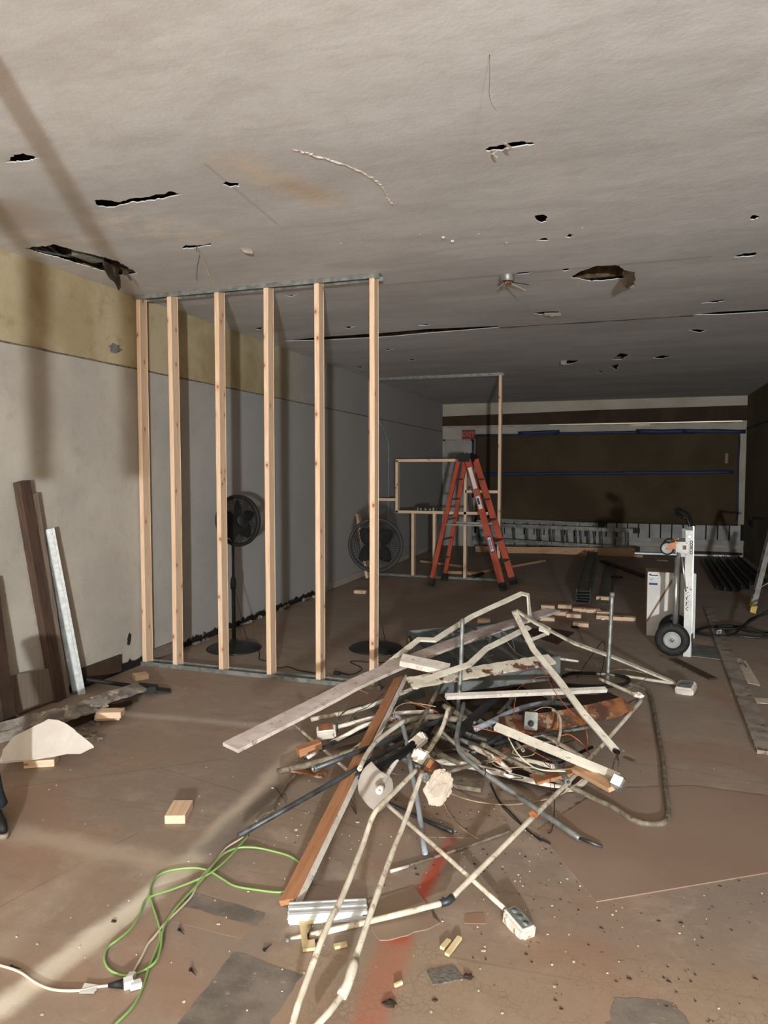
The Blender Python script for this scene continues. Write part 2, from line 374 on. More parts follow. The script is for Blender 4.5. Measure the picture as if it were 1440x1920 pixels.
def ragged(bm, p0, p1, w, t, hint=(0,0,1), seed=0, amp=.12, mids=None, bend=None):   # board with torn edges
    pts = [Vector(p0)]+[Vector(m) for m in (mids or [])]+[Vector(p1)]
    pts = densify(smooth(pts, 5) if mids else pts, .025); hint = Vector(hint); uv = bm.loops.layers.uv.active; rings = []; L = 0; prev = None
    for i, p in enumerate(pts):
        t_ = (pts[min(i+1, len(pts)-1)]-pts[max(i-1, 0)]); a, s, u = basis(t_, hint)
        if i: L += (p-pts[i-1]).length
        e0 = w/2*(1+amp*noise.noise(Vector((L*22, seed, 0)))+amp*.8*noise.noise(Vector((L*70, seed, 4)))); e1 = w/2*(1+amp*noise.noise(Vector((L*22, seed+9, 0)))+amp*.8*noise.noise(Vector((L*70, seed+5, 4))))
        rings.append(([bm.verts.new(q) for q in (p-s*e0-u*t/2, p+s*e1-u*t/2, p+s*e1+u*t/2, p-s*e0+u*t/2)], L))
    for (a, la), (b, lb) in zip(rings, rings[1:]):
        for j in range(4):
            k = (j+1) % 4; f = bm.faces.new((a[j], a[k], b[k], b[j]))
            for lp, q in zip(f.loops, ((la, j*w), (la, j*w+w*.9), (lb, j*w+w*.9), (lb, j*w))): lp[uv].uv = q
    bm.faces.new(rings[0][0][::-1]); bm.faces.new(rings[-1][0])

USED = {}
def link(name, bm, m, parent=None, org=None):
    me = bpy.data.meshes.new(name)
    bmesh.ops.recalc_face_normals(bm, faces=bm.faces)
    top = parent
    while top is not None and top.parent is not None: top = top.parent
    if parent is not None and org is None and top.get('_w'): off = Vector(top['_w'])
    elif org is not None: off = Vector(org)
    elif parent is None:
        xs = [v.co for v in bm.verts]
        off = Vector(((min(c.x for c in xs)+max(c.x for c in xs))/2, (min(c.y for c in xs)+max(c.y for c in xs))/2, min(c.z for c in xs)))
    else: off = Vector((0,0,0))
    if off.length: bmesh.ops.translate(bm, verts=bm.verts, vec=-off)
    bm.to_mesh(me); bm.free(); me.materials.append(MATS[m] if isinstance(m, str) else m)
    o = bpy.data.objects.new(name, me); C.objects.link(o)
    if parent is not None:
        o.parent = parent
    else: o.location = off
    return o
def tag(o, label, cat, group=None):
    o['label'] = label; o['category'] = cat
    if group: o['group'] = group
    return o
def thing(name, label, cat, loc=(0,0,0), rz=0, group=None, world=False):
    o = bpy.data.objects.new(name, None); C.objects.link(o); o.location = loc; o.rotation_euler = (0,0,rz); o.empty_display_size = .1
    if world: o['_w'] = list(loc)       # parts are given in world coordinates
    return tag(o, label, cat, group)
def one(name, bm, m, label, cat, group=None): return tag(link(name, bm, m), label, cat, group)
def struct(name, bm, m, parent=None):
    o = link(name, bm, m, parent, org=(0,0,0))
    if parent is None: o['kind'] = 'structure'
    return o
def dup(root, loc, rz, label=None, group=None):
    r = root.copy(); C.objects.link(r); r.location = loc; r.rotation_euler = (0,0,rz)
    if label: r['label'] = label
    if group: r['group'] = group
    for ch in list(root.children):
        c = ch.copy(); C.objects.link(c); c.parent = r
        for g in ch.children:
            d = g.copy(); C.objects.link(d); d.parent = c
    return r
def text_mesh(bm, body, size, M, depth=.0006, bold=0):
    cu = bpy.data.curves.new('t', 'FONT'); cu.body = body; cu.size = size; cu.align_x = 'CENTER'; cu.align_y = 'CENTER'; cu.extrude = depth; cu.offset = bold
    ob = bpy.data.objects.new('t', cu); C.objects.link(ob); dg = bpy.context.evaluated_depsgraph_get()
    me = bpy.data.meshes.new_from_object(ob.evaluated_get(dg)); me.transform(M); bm.from_mesh(me)
    bpy.data.objects.remove(ob); bpy.data.meshes.remove(me); bpy.data.curves.remove(cu)
# ================================================================== THE SETTING
bm = newbm(); box(bm, (2.8, 4.7, -.05), (6.6, 20.4, .1)); floor = struct('floor', bm, FLOORMAT)

def rough_loop(pts, seed, step=.03, amp=.012):
    out = []
    for i in range(len(pts)):
        a, b = Vector(pts[i]), Vector(pts[(i+1) % len(pts)]); k = max(1, int((b-a).length/step))
        for j in range(k):
            p = a+(b-a)*(j/k); q = Vector((p.x*24+seed, p.y*24, seed))
            out.append(p+Vector((noise.noise(q)+.6*noise.noise(q*3.1), noise.noise(q+Vector((5,5,5)))+.6*noise.noise(q*3.1+Vector((5,5,5))), 0))*amp)
    return out
def c1(l): return [(x/2, 240+y/2) for x, y in l]
def c2(l): return [(720+x/2, 240+y/2) for x, y in l]
HOLES = [c1([(20,130),(60,105),(95,97),(148,112),(110,125),(60,130)]),
 c1([(350,272),(385,266),(440,278),(500,262),(560,258),(640,240),(688,248),(640,258),(560,274),(500,280),(440,296),(400,302),(360,290)]),
 c1([(825,210),(850,200),(900,208),(900,220),(860,222)]),
 c1([(92,452),(200,437),(350,475),(440,500),(520,546),(450,553),(400,541),(300,512),(200,482)]),
 c1([(678,454),(690,440),(740,441),(798,432),(790,440),(740,448)]),
 c2([(378,80),(400,68),(460,60),(500,49),(560,50),(574,62),(520,70),(440,84),(390,88)]),
 c2([(572,345),(572,330),(595,324),(615,335),(612,350),(595,355)]),
 c2([(562,423),(600,411),(618,421)]), c2([(680,406),(700,397),(716,403),(700,412)]),
 c2([(702,560),(730,540),(800,517),(880,515),(905,532),(935,542),(928,562),(880,567),(780,576),(740,569)]),
 c2([(1302,483),(1350,470),(1398,466),(1390,480),(1330,485)]), c2([(1190,656),(1280,642),(1270,650),(1230,657)]),
 c2([(550,696),(600,689),(660,687),(640,704),(600,701)]), c2([(655,531),(690,527),(702,532),(680,537)]),
 c2([(1366,341),(1385,325),(1412,333),(1390,344)]), c2([(650,888),(690,872),(737,872),(700,886)]),
 c2([(852,868),(888,844),(922,850),(892,868)]), c2([(845,893),(885,884),(872,908)]), c2([(1008,862),(1040,853),(1078,855),(1042,866)]),
 c2([(1143,760),(1160,755),(1212,758),(1185,768)]), c1([(950,753),(985,747),(978,758)]), c1([(1060,629),(1118,622),(1095,633)]),
 c1([(1286,746),(1335,743),(1308,753)]), c2([(130,741),(160,734),(180,738),(160,742)]), c2([(795,915),(830,911),(812,919)]),
 c2([(0,832),(48,826),(12,835)]), c2([(490,545),(558,539),(548,547),(500,551)]), c1([(1330,896),(1368,894),(1350,901)]),
 c2([(86,868),(122,867),(104,873)]),
 [(522,640),(600,632),(722,624),(800,617),(934,611),(936,614),(800,625),(720,632),(600,638)],
 [(1300,590),(1345,585),(1440,580),(1500,577),(1500,581),(1350,590)]]
bm = newbm(); outer = [(-.1,-5.4,H),(5.75,-5.4,H),(5.75,14.5,H),(-.1,14.5,H)]
edges = []
def loop_edges(pts):
    vs = [bm.verts.new(p) for p in pts]
    es = [bm.edges.new((vs[i], vs[(i+1) % len(vs)])) for i in range(len(vs))]; edges.extend(es); return vs
loop_edges(outer); rims = []
for i, hl in enumerate(HOLES):
    pts = rough_loop([P(x, y, z=H) for x, y in hl], i*3.1, step=.012 if i not in (29, 30) else .12, amp=.016 if i < 29 else .006)
    pts = [Vector((max(.03, p.x), p.y, H)) for p in pts]
    rims.append(loop_edges(pts))
bmesh.ops.triangle_fill(bm, use_beauty=True, use_dissolve=False, edges=edges)
for vs in rims:
    ups = [bm.verts.new(v.co+Vector((0,0,.005))) for v in vs]
    for i in range(len(vs)):
        j = (i+1) % len(vs); bm.faces.new((vs[i], vs[j], ups[j], ups[i]))
me = bpy.data.meshes.new('ceiling'); bm.to_mesh(me); bm.free(); me.materials.append(MATS['ceiling_paint'])
ceiling = bpy.data.objects.new('ceiling', me); C.objects.link(ceiling); ceiling['kind'] = 'structure'
bm = newbm(); box(bm, (2.8, 4.6, H+.16), (6.2, 20.2, .04)); struct('roof_deck', bm, 'insulation', ceiling)
bm = newbm()
for i in range(48): box(bm, (2.8, -5.0+i*.406, H+.10), (6.0, .038, .08))
struct('joist', bm, 'insulation', ceiling)
# torn flaps and lips hanging from the holes
def flap(pxs, drop, m, seed=0):
    bm = newbm(); a = [P(x, y, z=H) for x, y in pxs[:2]]; n = 7
    rows = []
    for j in range(5):
        t = j/4; row = []
        for i in range(n):
            k = i/(n-1); p = a[0].lerp(a[1], k); q = Vector((p.x*20+seed, p.y*20, j*.9))
            edge = 1-.5*abs(k-.6)
            row.append(bm.verts.new(p+Vector((.02*noise.noise(q), .04*t+.02*noise.noise(q), -drop*t*edge*(1+.5*noise.noise(q*1.3))))))
        rows.append(row)
    for r1, r2 in zip(rows, rows[1:]):
        for i in range(n-1): bm.faces.new((r1[i], r1[i+1], r2[i+1], r2[i]))
    geo = bmesh.ops.solidify(bm, geom=bm.faces[:], thickness=.004)
    struct('torn_flap', bm, m, ceiling)
flap([(1168,508),(1190,510)], .10, 'insulation', 1); flap([(193,487),(222,502)], .16, 'torn_grey', 2); flap([(222,500),(240,508)], .05, 'torn_grey', 3)
flap([(1020,586),(1050,586)], .03, 'gypsum', 4); flap([(1052,676),(1062,676)], -.0001+.05, 'gypsum', 5); flap([(450,464),(470,466)], .03, 'gypsum', 6)
flap([(946,268),(956,267)], .02, 'gypsum', 7); flap([(1180,524),(1188,527)], .05, 'gypsum', 8); flap([(925,280),(932,279)], .02, 'gypsum', 9)
# old pipework and wires glimpsed in the corner hole
bm = newbm()
for k in range(5): tube(bm, [(.06+.04*k, 3.2+.1*k, H+.05), (.12, 3.5+.08*k, H+.015+.01*k), (.16, 3.9, H+.05)], .006, 6, 5)
box(bm, P(165, 478, z=H+.05), (.10, .18, .05)); struct('old_wiring', bm, 'galvanised', ceiling)
# ridge of lifted paint
bm = newbm(); pts = smooth([P(x, y, z=H) for x, y in ((550,278),(585,289),(640,306),(690,328),(715,348),(728,372),(735,384))], 9)
for i in range(0, len(pts)-3, 3):
    seg_ = [p+Vector((random.uniform(-.006,.006), random.uniform(-.006,.006), -.002)) for p in pts[i:i+5]]
    if len(seg_) > 1: sweep(bm, seg_, [(-.006,.0),(0,-.003),(.006,0),(0,.001)], jit=.0015, taper=lambda t: .5+math.sin(math.pi*t)*.8)
struct('lifted_paint', bm, 'gypsum', ceiling)
bm = newbm()
for x, y in ((831,445),(848,452),(788,440),(898,439),(950,455),(640,457),(1092,427)): lump(bm, P(x, y, z=H-.002), (.006,.006,.003) if x not in (831,848) else (.013,.013,.010), x, .4, 1)
struct('plaster_dab', bm, 'gypsum', ceiling)
bm = newbm(); pts = [P(936,614,z=H), P(1100,604,z=H), P(1300,591,z=H)]; sweep(bm, densify(pts,.15), [(-.012,0),(.012,0),(.012,-.004),(-.012,-.004)], jit=.003); struct('seam_tape', bm, 'insulation', ceiling)

bm = newbm(); box(bm, (-.06, 4.6, H/2+.15), (.12, 19.8, H+.3)); struct('wall_left', bm, 'left_plaster')
bm = newbm(); box(bm, (W+.06, 4.6, H/2+.15), (.12, 19.8, H+.3)); wr = struct('wall_right', bm, 'right_plaster')
bm = newbm(); box(bm, (2.8, YB+.06, H/2+.15), (6.0, .12, H+.3)); wb = struct('wall_back', bm, 'back_plaster')
# a thin ledge where the yellow band meets the grey
bm = newbm(); pts = densify([Vector((.002, 0.6, 2.335)), Vector((.002, 14.39, 2.335))], .12); sweep(bm, pts, [(-.004,-.005),(.004,-.005),(.004,.005),(-.004,.005)], jit=.003); struct('trim_1', bm, 'dirty_conduit')
bm = newbm(); box(bm, (W-.006, 10, 2.30), (.012, 8.7, .03)); struct('trim_2', bm, 'dark_brown')
# baseboard bits on the left
bm = newbm(); a, b = P(156,1268,X=0), P(224,1249,X=0)
box(bm, (.010, (a.y+b.y)/2-.02, .085), (.018, b.y-a.y+.05, .125)); struct('baseboard_left', bm, 'dark_brown')
bm = newbm(); box(bm, (.014, 5.02, .05), (.02, .36, .09)); struct('trim_3', bm, 'grey_wood')
bm = newbm(); box(bm, (.008, 11, .05), (.014, 5.0, .09)); struct('baseboard_rear_left', bm, 'back_plaster')
# hole punched in the wall plaster
bm = newbm(); c = P(242,1198,X=0)
lump(bm, c+Vector((.001,0,0)), (.006,.020,.040), 4, .6, 3); lump(bm, c+Vector((.001,-.012,-.03)), (.005,.012,.016), 8, .6, 2); struct('trim_4', bm, 'void_dark')
bm = newbm(); c = P(216,653,X=0); lump(bm, c+Vector((.0,0,0)), (.004,.07,.028), 14, .8, 3); struct('trim_5', bm, 'galvanised')
# rubble along the broken foot of the left wall
bm = newbm()
for k in range(24):
    y = 4.8+random.random()*3.4; lump(bm, (.02+random.random()*.03, y, .008+random.random()*.02), (.012+random.random()*.015, .02+random.random()*.06, .008+random.random()*.018), k, .7, 2)
o = one('wall_rubble', bm, 'torn_grey', 'broken plaster crumbs heaped along the foot of the left wall behind the studs', 'rubble'); o['kind'] = 'stuff'

# back wall: bulkhead beam, slit of daylight, door, siding, ledge
bm = newbm(); slab(bm, [(.0,YB-.03,2.45),(W,YB-.03,2.45),(W,YB-.03,2.72),(3.0,YB-.03,2.70),(.0,YB-.03,2.645)], (0,.025,0)); struct('bulkhead_beam', bm, 'beam_brown', wb)
bm = newbm(); a, b = P(1030,797,Y=YB-.02), P(1392,790,Y=YB-.02); slab(bm, [a, P(1200,795,Y=YB-.02)+Vector((0,0,-.018)), b, b+Vector((0,0,.012)), a+Vector((0,0,.006))], (0,.01,0)); struct('daylight_gap', bm, 'daylight_slit', wb)
bm = newbm(); box(bm, (W/2, YB-.012, 2.42), (W, .02, .03)); struct('beam_bead', bm, 'siding_white', wb)
bm = newbm(); box(bm, (.33, YB-.02, 1.07), (.54, .03, 2.12)); dr = struct('door_1', bm, 'door_paint')
bm = newbm(); tube(bm, [(.53,YB-.03,1.0),(.53,YB-.09,1.0)], .025, 10); struct('door_handle', bm, 'galvanised', dr)
bm = newbm()
for x, ww, z0, z1 in ((.045,.04,0,2.18),(.62,.04,0,2.18)): box(bm, (x, YB-.025, (z0+z1)/2), (ww, .05, z1-z0))
box(bm, (.33, YB-.025, 2.165), (.62, .05, .04)); struct('door_frame', bm, 'siding_white', dr)
bm = newbm(); x = .72
while x < 5.5: box(bm, (x+.085, YB-.012, .42), (.172, .022, .28)); x += .195
struct('siding', bm, 'siding_white', wb)
bm = newbm(); box(bm, (3.15, YB-.003, .42), (4.95, .004, .30)); struct('siding_gap', bm, 'void_dark', wb)
bm = newbm(); box(bm, (3.15, YB-.03, .235), (4.95, .06, .09)); box(bm, (3.15, YB-.02, .06), (4.95, .04, .12)); struct('sill_board', bm, 'siding_white', wb)
# conduit on the far left wall
bm = newbm(); y1 = P(725,900,X=0).y; tube(bm, [(.03,y1,.6),(.03,y1,1.98),(.03,y1-.25,2.2),(.02,y1-.5,2.3)], .011, 8); one('wall_conduit', bm, 'blue_grey', 'pale vertical conduit with a bent top on the left wall behind the second fan', 'conduit')

# kraft paper with tape
bm = newbm(); nx, nz = 70, 26; g = []
for i in range(nx+1):
    col_ = []
    for j in range(nz+1):
        x = .69+(5.52-.69)*i/nx; z = .545+(2.27-.545)*j/nz
        dy = .022*noise.noise(Vector((x*1.6, z*1.1, 1)))+.012*noise.noise(Vector((x*5+z*3, z*2, 4)))
        col_.append(bm.verts.new((x+.01*noise.noise(Vector((z*3,x,2))), YB-.045+dy, z)))
    g.append(col_)
for i in range(nx):
    for j in range(nz):
        f = bm.faces.new((g[i][j], g[i+1][j], g[i+1][j+1], g[i][j+1])); f.smooth = True
bmesh.ops.solidify(bm, geom=bm.faces[:], thickness=.002)
one('masking_paper', bm, 'kraft', 'big sheet of brown masking paper taped over the rear wall', 'paper')
def tape(x0, z0, x1, z1, wd, label, y=YB-.078):
    bm = newbm(); pts = densify([Vector((x0,y,z0)), Vector((x1,y,z1))], .12)
    for i, p in enumerate(pts): p.z += .008*noise.noise(Vector((p.x*3, z0, 1))); p.y += .004*noise.noise(Vector((p.x*2,p.z,3)))
    h = Vector((0,1,0)); sweep(bm, pts, [(-wd/2,-.0008),(wd/2,-.0008),(wd/2,.0008),(-wd/2,.0008)], hint=h, jit=.0006)
    one('masking_tape', bm, 'blue_tape', label, 'tape')
tape(.74, 2.255, 2.3, 2.25, .04, 'thin left strip of blue tape on top edge of the brown paper')
tape(1.55, 2.285, 2.35, 2.30, .065, 'short wide strip of blue tape raised above the brown paper, left of middle', YB-.082)
tape(2.25, 2.265, 3.9, 2.265, .05, 'middle strip of blue tape on top edge of the brown paper')
tape(3.75, 2.275, 4.75, 2.265, .085, 'wide blue tape strip on the paper top edge, right of middle', YB-.082)
tape(4.55, 2.275, 5.6, 2.25, .07, 'rightmost strip of blue tape on top edge of the brown paper', YB-.085)
tape(.80, 1.47, 5.42, 1.52, .06, 'long blue tape strip across the middle of the brown paper')
tape(.655, 2.16, .655, 1.0, .05, 'vertical blue tape beside the rear door')
tape(5.50, 2.15, 5.50, .65, .022, 'thin vertical blue tape down the right side of the brown paper')
bm = newbm(); box(bm, (5.30, YB-.08, 1.77), (.05, .003, .18)); one('paper_tag', bm, 'strap_brown', 'small pale tag stuck near the right end of the brown paper', 'tag')
# exit sign
t = thing('exit_sign', 'red exit sign mounted above the rear door', 'sign', (.55, YB-.04, 2.17))
bm = newbm(); box(bm, (0, 0, .10), (.26, .06, .19)); link('housing', bm, 'red_sign', t)
bm = newbm(); M = Matrix.Translation((0, -.033, .10)) @ Matrix.Rotation(math.pi/2, 4, 'X'); text_mesh(bm, 'EXIT', .13, M, .001, .003); link('lettering', bm, 'sign_letter', t)

# ================================================================== STUD PARTITION (front)
def stud_mesh(h, seed=0):
    bm = newbm(); n = 14; uv = bm.loops.layers.uv.active; rings = []
    random.seed(seed); bx = random.uniform(-.004,.004); by = random.uniform(-.004,.004)
    for i in range(n+1):
        z = h*i/n; k = math.sin(math.pi*i/n)
        pts = []
        for sx, sy in ((-1,-1),(1,-1),(1,1),(-1,1)):
            for ax, ay in (((sx*.019-sx*.003) if sx*sy > 0 else sx*.019, sy*.0445 if sx*sy > 0 else sy*.0445-sy*.003), (sx*.019 if sx*sy > 0 else (sx*.019-sx*.003), (sy*.0445-sy*.003) if sx*sy > 0 else sy*.0445)):
                pts.append((ax+bx*k, ay+by*k))
        rings.append([bm.verts.new((x, y, z)) for x, y in pts])
    for a, b in zip(rings, rings[1:]):
        for j in range(8):
            k = (j+1) % 8; f = bm.faces.new((a[j], a[k], b[k], b[j]))
            for lp in f.loops: lp[uv].uv = (lp.vert.co.z+seed*2.3, lp.vert.co.x+lp.vert.co.y*1.3)
    bm.faces.new(rings[0][::-1]); bm.faces.new(rings[-1]); return bm
part = thing('stud_partition', 'open partition of six bare pine studs between metal tracks in front of the fans', 'partition', (0, YP, 0))
SX = [P(x, y, Y=YP).x for x, y in ((267,1243),(323.6,1250),(410,1259),(499.7,1268),(591.7,1279),(692,1290))]
def track(bm, x0, x1, z0, dirz, wd=.093, lip=.032, t=.0016):
    prof = [(-wd/2,0),(wd/2,0),(wd/2,lip*dirz),(wd/2-t,lip*dirz),(wd/2-t,t*dirz),(-wd/2+t,t*dirz),(-wd/2+t,lip*dirz),(-wd/2,lip*dirz)]
    a = [bm.verts.new((x0, y+.0445, z0+z)) for y, z in prof]; b = [bm.verts.new((x1, y+.0445, z0+z)) for y, z in prof]
    for i in range(8): bm.faces.new((a[i], a[(i+1) % 8], b[(i+1) % 8], b[i]))
    bm.faces.new(a[::-1]); bm.faces.new(b)
bm = newbm(); track(bm, .005, 2.02, .001, 1); box(bm, (1.0,.0445,.004), (2.0,.03,.003)); link('bottom_track', bm, 'galvanised', part)
bm = newbm(); track(bm, .005, 2.01, H-.001, -1); link('top_track', bm, 'galvanised', part)
for i, x in enumerate(SX):
    o = link('stud', stud_mesh(H-.008, i+1), 'pine', part); o.location = (max(.022, x+.019), .0445, .004)
near = thing('stud_partition', 'unseen pine stud partition outside the near left, placed to cast the ceiling shadows', 'partition', (0, 1.10, 0))  # out of view, placed to throw the shadows on ceiling and left wall
bm = newbm(); track(bm, .005, 1.50, .001, 1); link('bottom_track', bm, 'galvanised', near)
bm = newbm(); track(bm, .005, 2.12, H-.001, -1); link('top_track', bm, 'galvanised', near)
for i, x in enumerate((.03, .32, .70, 1.07, 1.33, 1.71, 2.075)):
    hh_ = H-.008 if i < 5 else H-1.45  # end studs hang short so their shadows stay off the floor
    o = link('stud', stud_mesh(hh_, i+11), 'pine', near); o.location = (x, .0445, H-.004-hh_)
random.seed(3)
# rear framed partition
YR = 9.95
pr = thing('framed_partition', 'rear pine frame with a window opening and a tall right post behind the ladder', 'partition', (0, YR, 0))
def rb(name, x, z, sx, sz, sy=.089, m='pine', y=0): 
    bm = newbm(); box(bm, (x, y+sy/2, z), (sx, sy, sz)); return link(name, bm, m, pr)
rb('stud', .03, H/2, .038, H-.01); rb('stud', 1.94, H/2, .038, H-.01); rb('stud', .445, 1.31, .038, .76)
rb('rail', .93, 1.69, 1.0, .038); rb('sill', 1.11, .945, 1.36, .038); rb('rail', 1.69, 1.25, .46, .038); rb('rail', .235, 1.12, .38, .038)
rb('stud', 1.46, .84, .038, 1.68); rb('cripple_stud', .69, .465, .038, .92); rb('cripple_stud', 1.01, .465, .038, .92)
bm = newbm(); track(bm, .01, 1.98, H-.002, -1); link('top_track', bm, 'galvanised', pr)
bm = newbm(); track(bm, .01, 1.98, .001, 1, lip=.02); link('bottom_track', bm, 'galvanised', pr)
# spirit level on the sill
c = P(797,957,Y=YR)
t = thing('spirit_level', 'short dark spirit level with three vials resting on the rear frame sill', 'level', (c.x, YR+.03, .966))
bm = newbm(); box(bm, (0,0,.022), (.23,.024,.044)); link('body', bm, 'black_plastic', t)
bm = newbm()
box(bm, (-.114,0,.022), (.006,.028,.048)); link('end_cap', bm, 'label_white', t)
bm = newbm(); box(bm, (.114,0,.022), (.006,.028,.048)); link('end_cap', bm, 'label_white', t)
for s in (-.07, 0, .07):
    bm = newbm(); M = Matrix.Translation((s,-.013,.022))@Matrix.Rotation(math.pi/2,4,'X'); torus(bm, .011, .002, 16, 6, M); tube(bm, [(s-.007,-.014,.022),(s+.007,-.014,.022)], .004, 8); link('vial', bm, 'label_white', t)
# leaning offcut behind the right fan
bm = newbm(); a, b = P(681,1088,z=.01), P(660,975,d=8.7); b = Vector((.03, a.y+.1, .93)); a = Vector((.22,a.y,.0)); obox(bm, a+Vector((0,0,.045)), b, .089, .038, (1,0,.2)); one('leaning_stud', bm, 'pine', 'short pine offcut leaning on left wall behind the right-hand fan', 'lumber')

# ================================================================== FANS
def fan(label, loc, pole_h, head_z, R_, tilt, yaw, nbl, blade_rot, loc_rz=0):
    t = thing('pedestal_fan', label, 'fan', loc, loc_rz, 'black pedestal fans')
    bm = newbm(); lathe(bm, [(0,.0),(.235,.0),(.238,.006),(.225,.016),(.17,.034),(.08,.05),(.03,.058),(.028,.085),(0,.085)], 48); link('base', bm, 'fan_base', t)
    bm = newbm(); tube(bm, [(0,0,.05),(0,0,pole_h*.55)], .0165, 14); tube(bm, [(0,0,pole_h*.5),(0,0,pole_h)], .0115, 14); p = link('pole', bm, 'black_plastic', t)
    bm = newbm(); lathe(bm, [(.016,0),(.024,.01),(.026,.05),(.022,.09),(.013,.12)], 18, Matrix.Translation((0,0,pole_h*.52))); link('height_collar', bm, 'black_plastic', p)
    M = Matrix.Translation((0,0,head_z)) @ Matrix.Rotation(yaw,4,'Z') @ Matrix.Rotation(math.pi/2+tilt,4,'X') @ Matrix.Translation((0,0,.085))   # local +z = facing -y
    back = Matrix.Translation((0,0,-.15))
    bm = newbm(); lathe(bm, [(0,-.17),(.04,-.165),(.055,-.13),(.058,-.06),(.05,-.02),(0,-.015)], 24, M); q = M@Vector((0,0,-.12)); tube(bm, [(0,0,pole_h-.04), (q.x*.5,q.y*.5,pole_h+.02), q], .02, 10); link('motor_housing', bm, 'black_plastic', t)
    for side, nm in ((1,'front_grille'), (-1,'rear_grille')):
        bm = newbm(); dep = .055 if side > 0 else -.075
        for k in range(10):
            r = .05+(R_-.06)*k/9; zz = dep*(1-(r/R_)**2.2); torus(bm, r, .0015, 48, 4, M@Matrix.Translation((0,0,zz)))
        for k in range(64):
            a = 2*math.pi*k/64; pts = []
            for j in range(7):
                r = .045+(R_-.045)*j/6; aa = a+.25*side*(1-j/6); zz = dep*(1-(r/R_)**2.2); pts.append(M@Vector((r*math.cos(aa), r*math.sin(aa), zz)))
            sweep(bm, pts, circ(.0015, 4))
        lathe(bm, [(0,dep+.008*side),(.045,dep+.006*side),(.05,dep)], 24, M); link(nm, bm, 'black', t)
    bm = newbm(); lathe(bm, [(R_-.022,-.014),(R_+.004,-.020),(R_+.008,0),(R_+.004,.020),(R_-.022,.014),(R_-.022,-.014)], 64, M); link('guard_ring', bm, 'black_plastic', t)
    bm = newbm(); lathe(bm, [(0,.03),(.03,.025),(.034,-.02),(0,-.025)], 20, M); link('hub', bm, 'black_gloss', t)
    for k in range(nbl):
        bm = newbm(); g = []
        for i in range(9):
            r = .03+(R_*.82-.03)*i/8; wd = (.014+.042*math.sin(math.pi*min(1,(i+.6)/8.6)**.8))*(5/nbl)**.5; row = []
            for j in range(5):
                s = (j/4-.5)*2; row.append(bm.verts.new(M@Matrix.Rotation(blade_rot+2*math.pi*k/nbl,4,'Z')@Vector((r, s*wd, s*wd*.42))))
            g.append(row)
        for a, b in zip(g, g[1:]):
            for j in range(4): bm.faces.new((a[j], a[j+1], b[j+1], b[j])).smooth = True
        bmesh.ops.solidify(bm, geom=bm.faces[:], thickness=.002); link('blade', bm, 'black_plastic', t)
    return t
f1p = P(437,1216,z=0); f2p = P(705,1216,z=0)
hz1 = P(450,976,d=(f1p-CAM).dot(fw)).z; hz2 = P(708,1020,d=(f2p-CAM).dot(fw)).z
F1 = fan('taller pedestal fan turned sideways between the third and fourth studs', (f1p.x+.01,f1p.y,0), hz1-.12, hz1, .215, -.10, 1.15, 5, .3)
F2 = fan('lower pedestal fan facing forward behind the rightmost stud of the partition', (f2p.x,f2p.y,0), hz2-.05, hz2, .228, -.05, .30, 4, .75)
def cord(parent, pts, r, m='black', name='power_cord', sm=8):
    bm = newbm(); tube(bm, pts, r, 6, sm); return link(name, bm, m, parent, org=parent.location)
fl3 = lambda x, y, z=.006: P(x, y, z=z)
cord(F1, [Vector((f1p.x,f1p.y,.62)), fl3(462,1195,.12), fl3(485,1222,.02), fl3(486,1236), fl3(500,1240), fl3(520,1252), fl3(540,1250), fl3(560,1257), fl3(592,1262)], .0035)
cord(F2, [Vector((f2p.x,f2p.y,.5)), fl3(722,1200,.1), fl3(735,1226,.02), fl3(720,1242), fl3(658,1240), fl3(678,1253), fl3(668,1262), fl3(654,1265)], .0035)
bm = newbm(); box(bm, fl3(632,1262,.012), (.05,.025,.022)); tube(bm, [fl3(640,1262,.012), fl3(654,1265,.01)], .006, 8); link('plug', bm, 'black', F2, org=F2.location)
bm = newbm(); tube(bm, [fl3(593,1248), fl3(604,1256), fl3(620,1270), fl3(640,1280), fl3(652,1285), fl3(690,1300)], .0035, 6, 6); one('floor_cable', bm, 'white_cord', 'thin pale cable crossing the bottom track beside the fourth bay', 'cable')

# ================================================================== STEPLADDER
lp = [P(808,1099,z=0), P(943,1108,z=0), P(826,1083,z=0), P(967,1094,z=0)]     # near-left, near-right, far-left, far-right feet
lad = thing('step_ladder', 'orange fibreglass stepladder with a black top cap standing before the rear frame', 'ladder', ((lp[0].x+lp[1].x)/2, 9.5, 0), world=True)
dtop = (lp[0]-CAM).dot(fw)
ax = (lp[1]-lp[0]); ax.z = 0; axn = ax.normalized(); dpth = Vector((-axn.y, axn.x, 0))   # axis across the picture, and away
tl, tr = P(864,868,d=dtop+.12), P(877,868,d=dtop+.12)
zt = 1.70
def lerp(a, b, t): return a+(b-a)*t
def rail(a, b, m='orange_glass', w_=.075, t_=.028, parent=lad, name='rail'):
    bm = newbm(); d = (b-a).normalized(); across = axn-d*axn.dot(d); across.normalize(); n_ = d.cross(across)
    # channel section, open to the inside
    prof = [(-w_/2,-t_/2),(w_/2,-t_/2),(w_/2,t_/2),(w_/2-.005,t_/2),(w_/2-.005,-t_/2+.005),(-w_/2+.005,-t_/2+.005),(-w_/2+.005,t_/2),(-w_/2,t_/2)]
    sweep(bm, [a, b], prof, hint=n_); return link(name, bm, m, parent)
nl, nr = lp[0]+Vector((0,0,.04)), lp[1]+Vector((0,0,.04)); flg, frg = nl+dpth*.50+axn*.03, nr+dpth*.52+axn*.02
tN = (tl+tr)/2; tN.z = zt
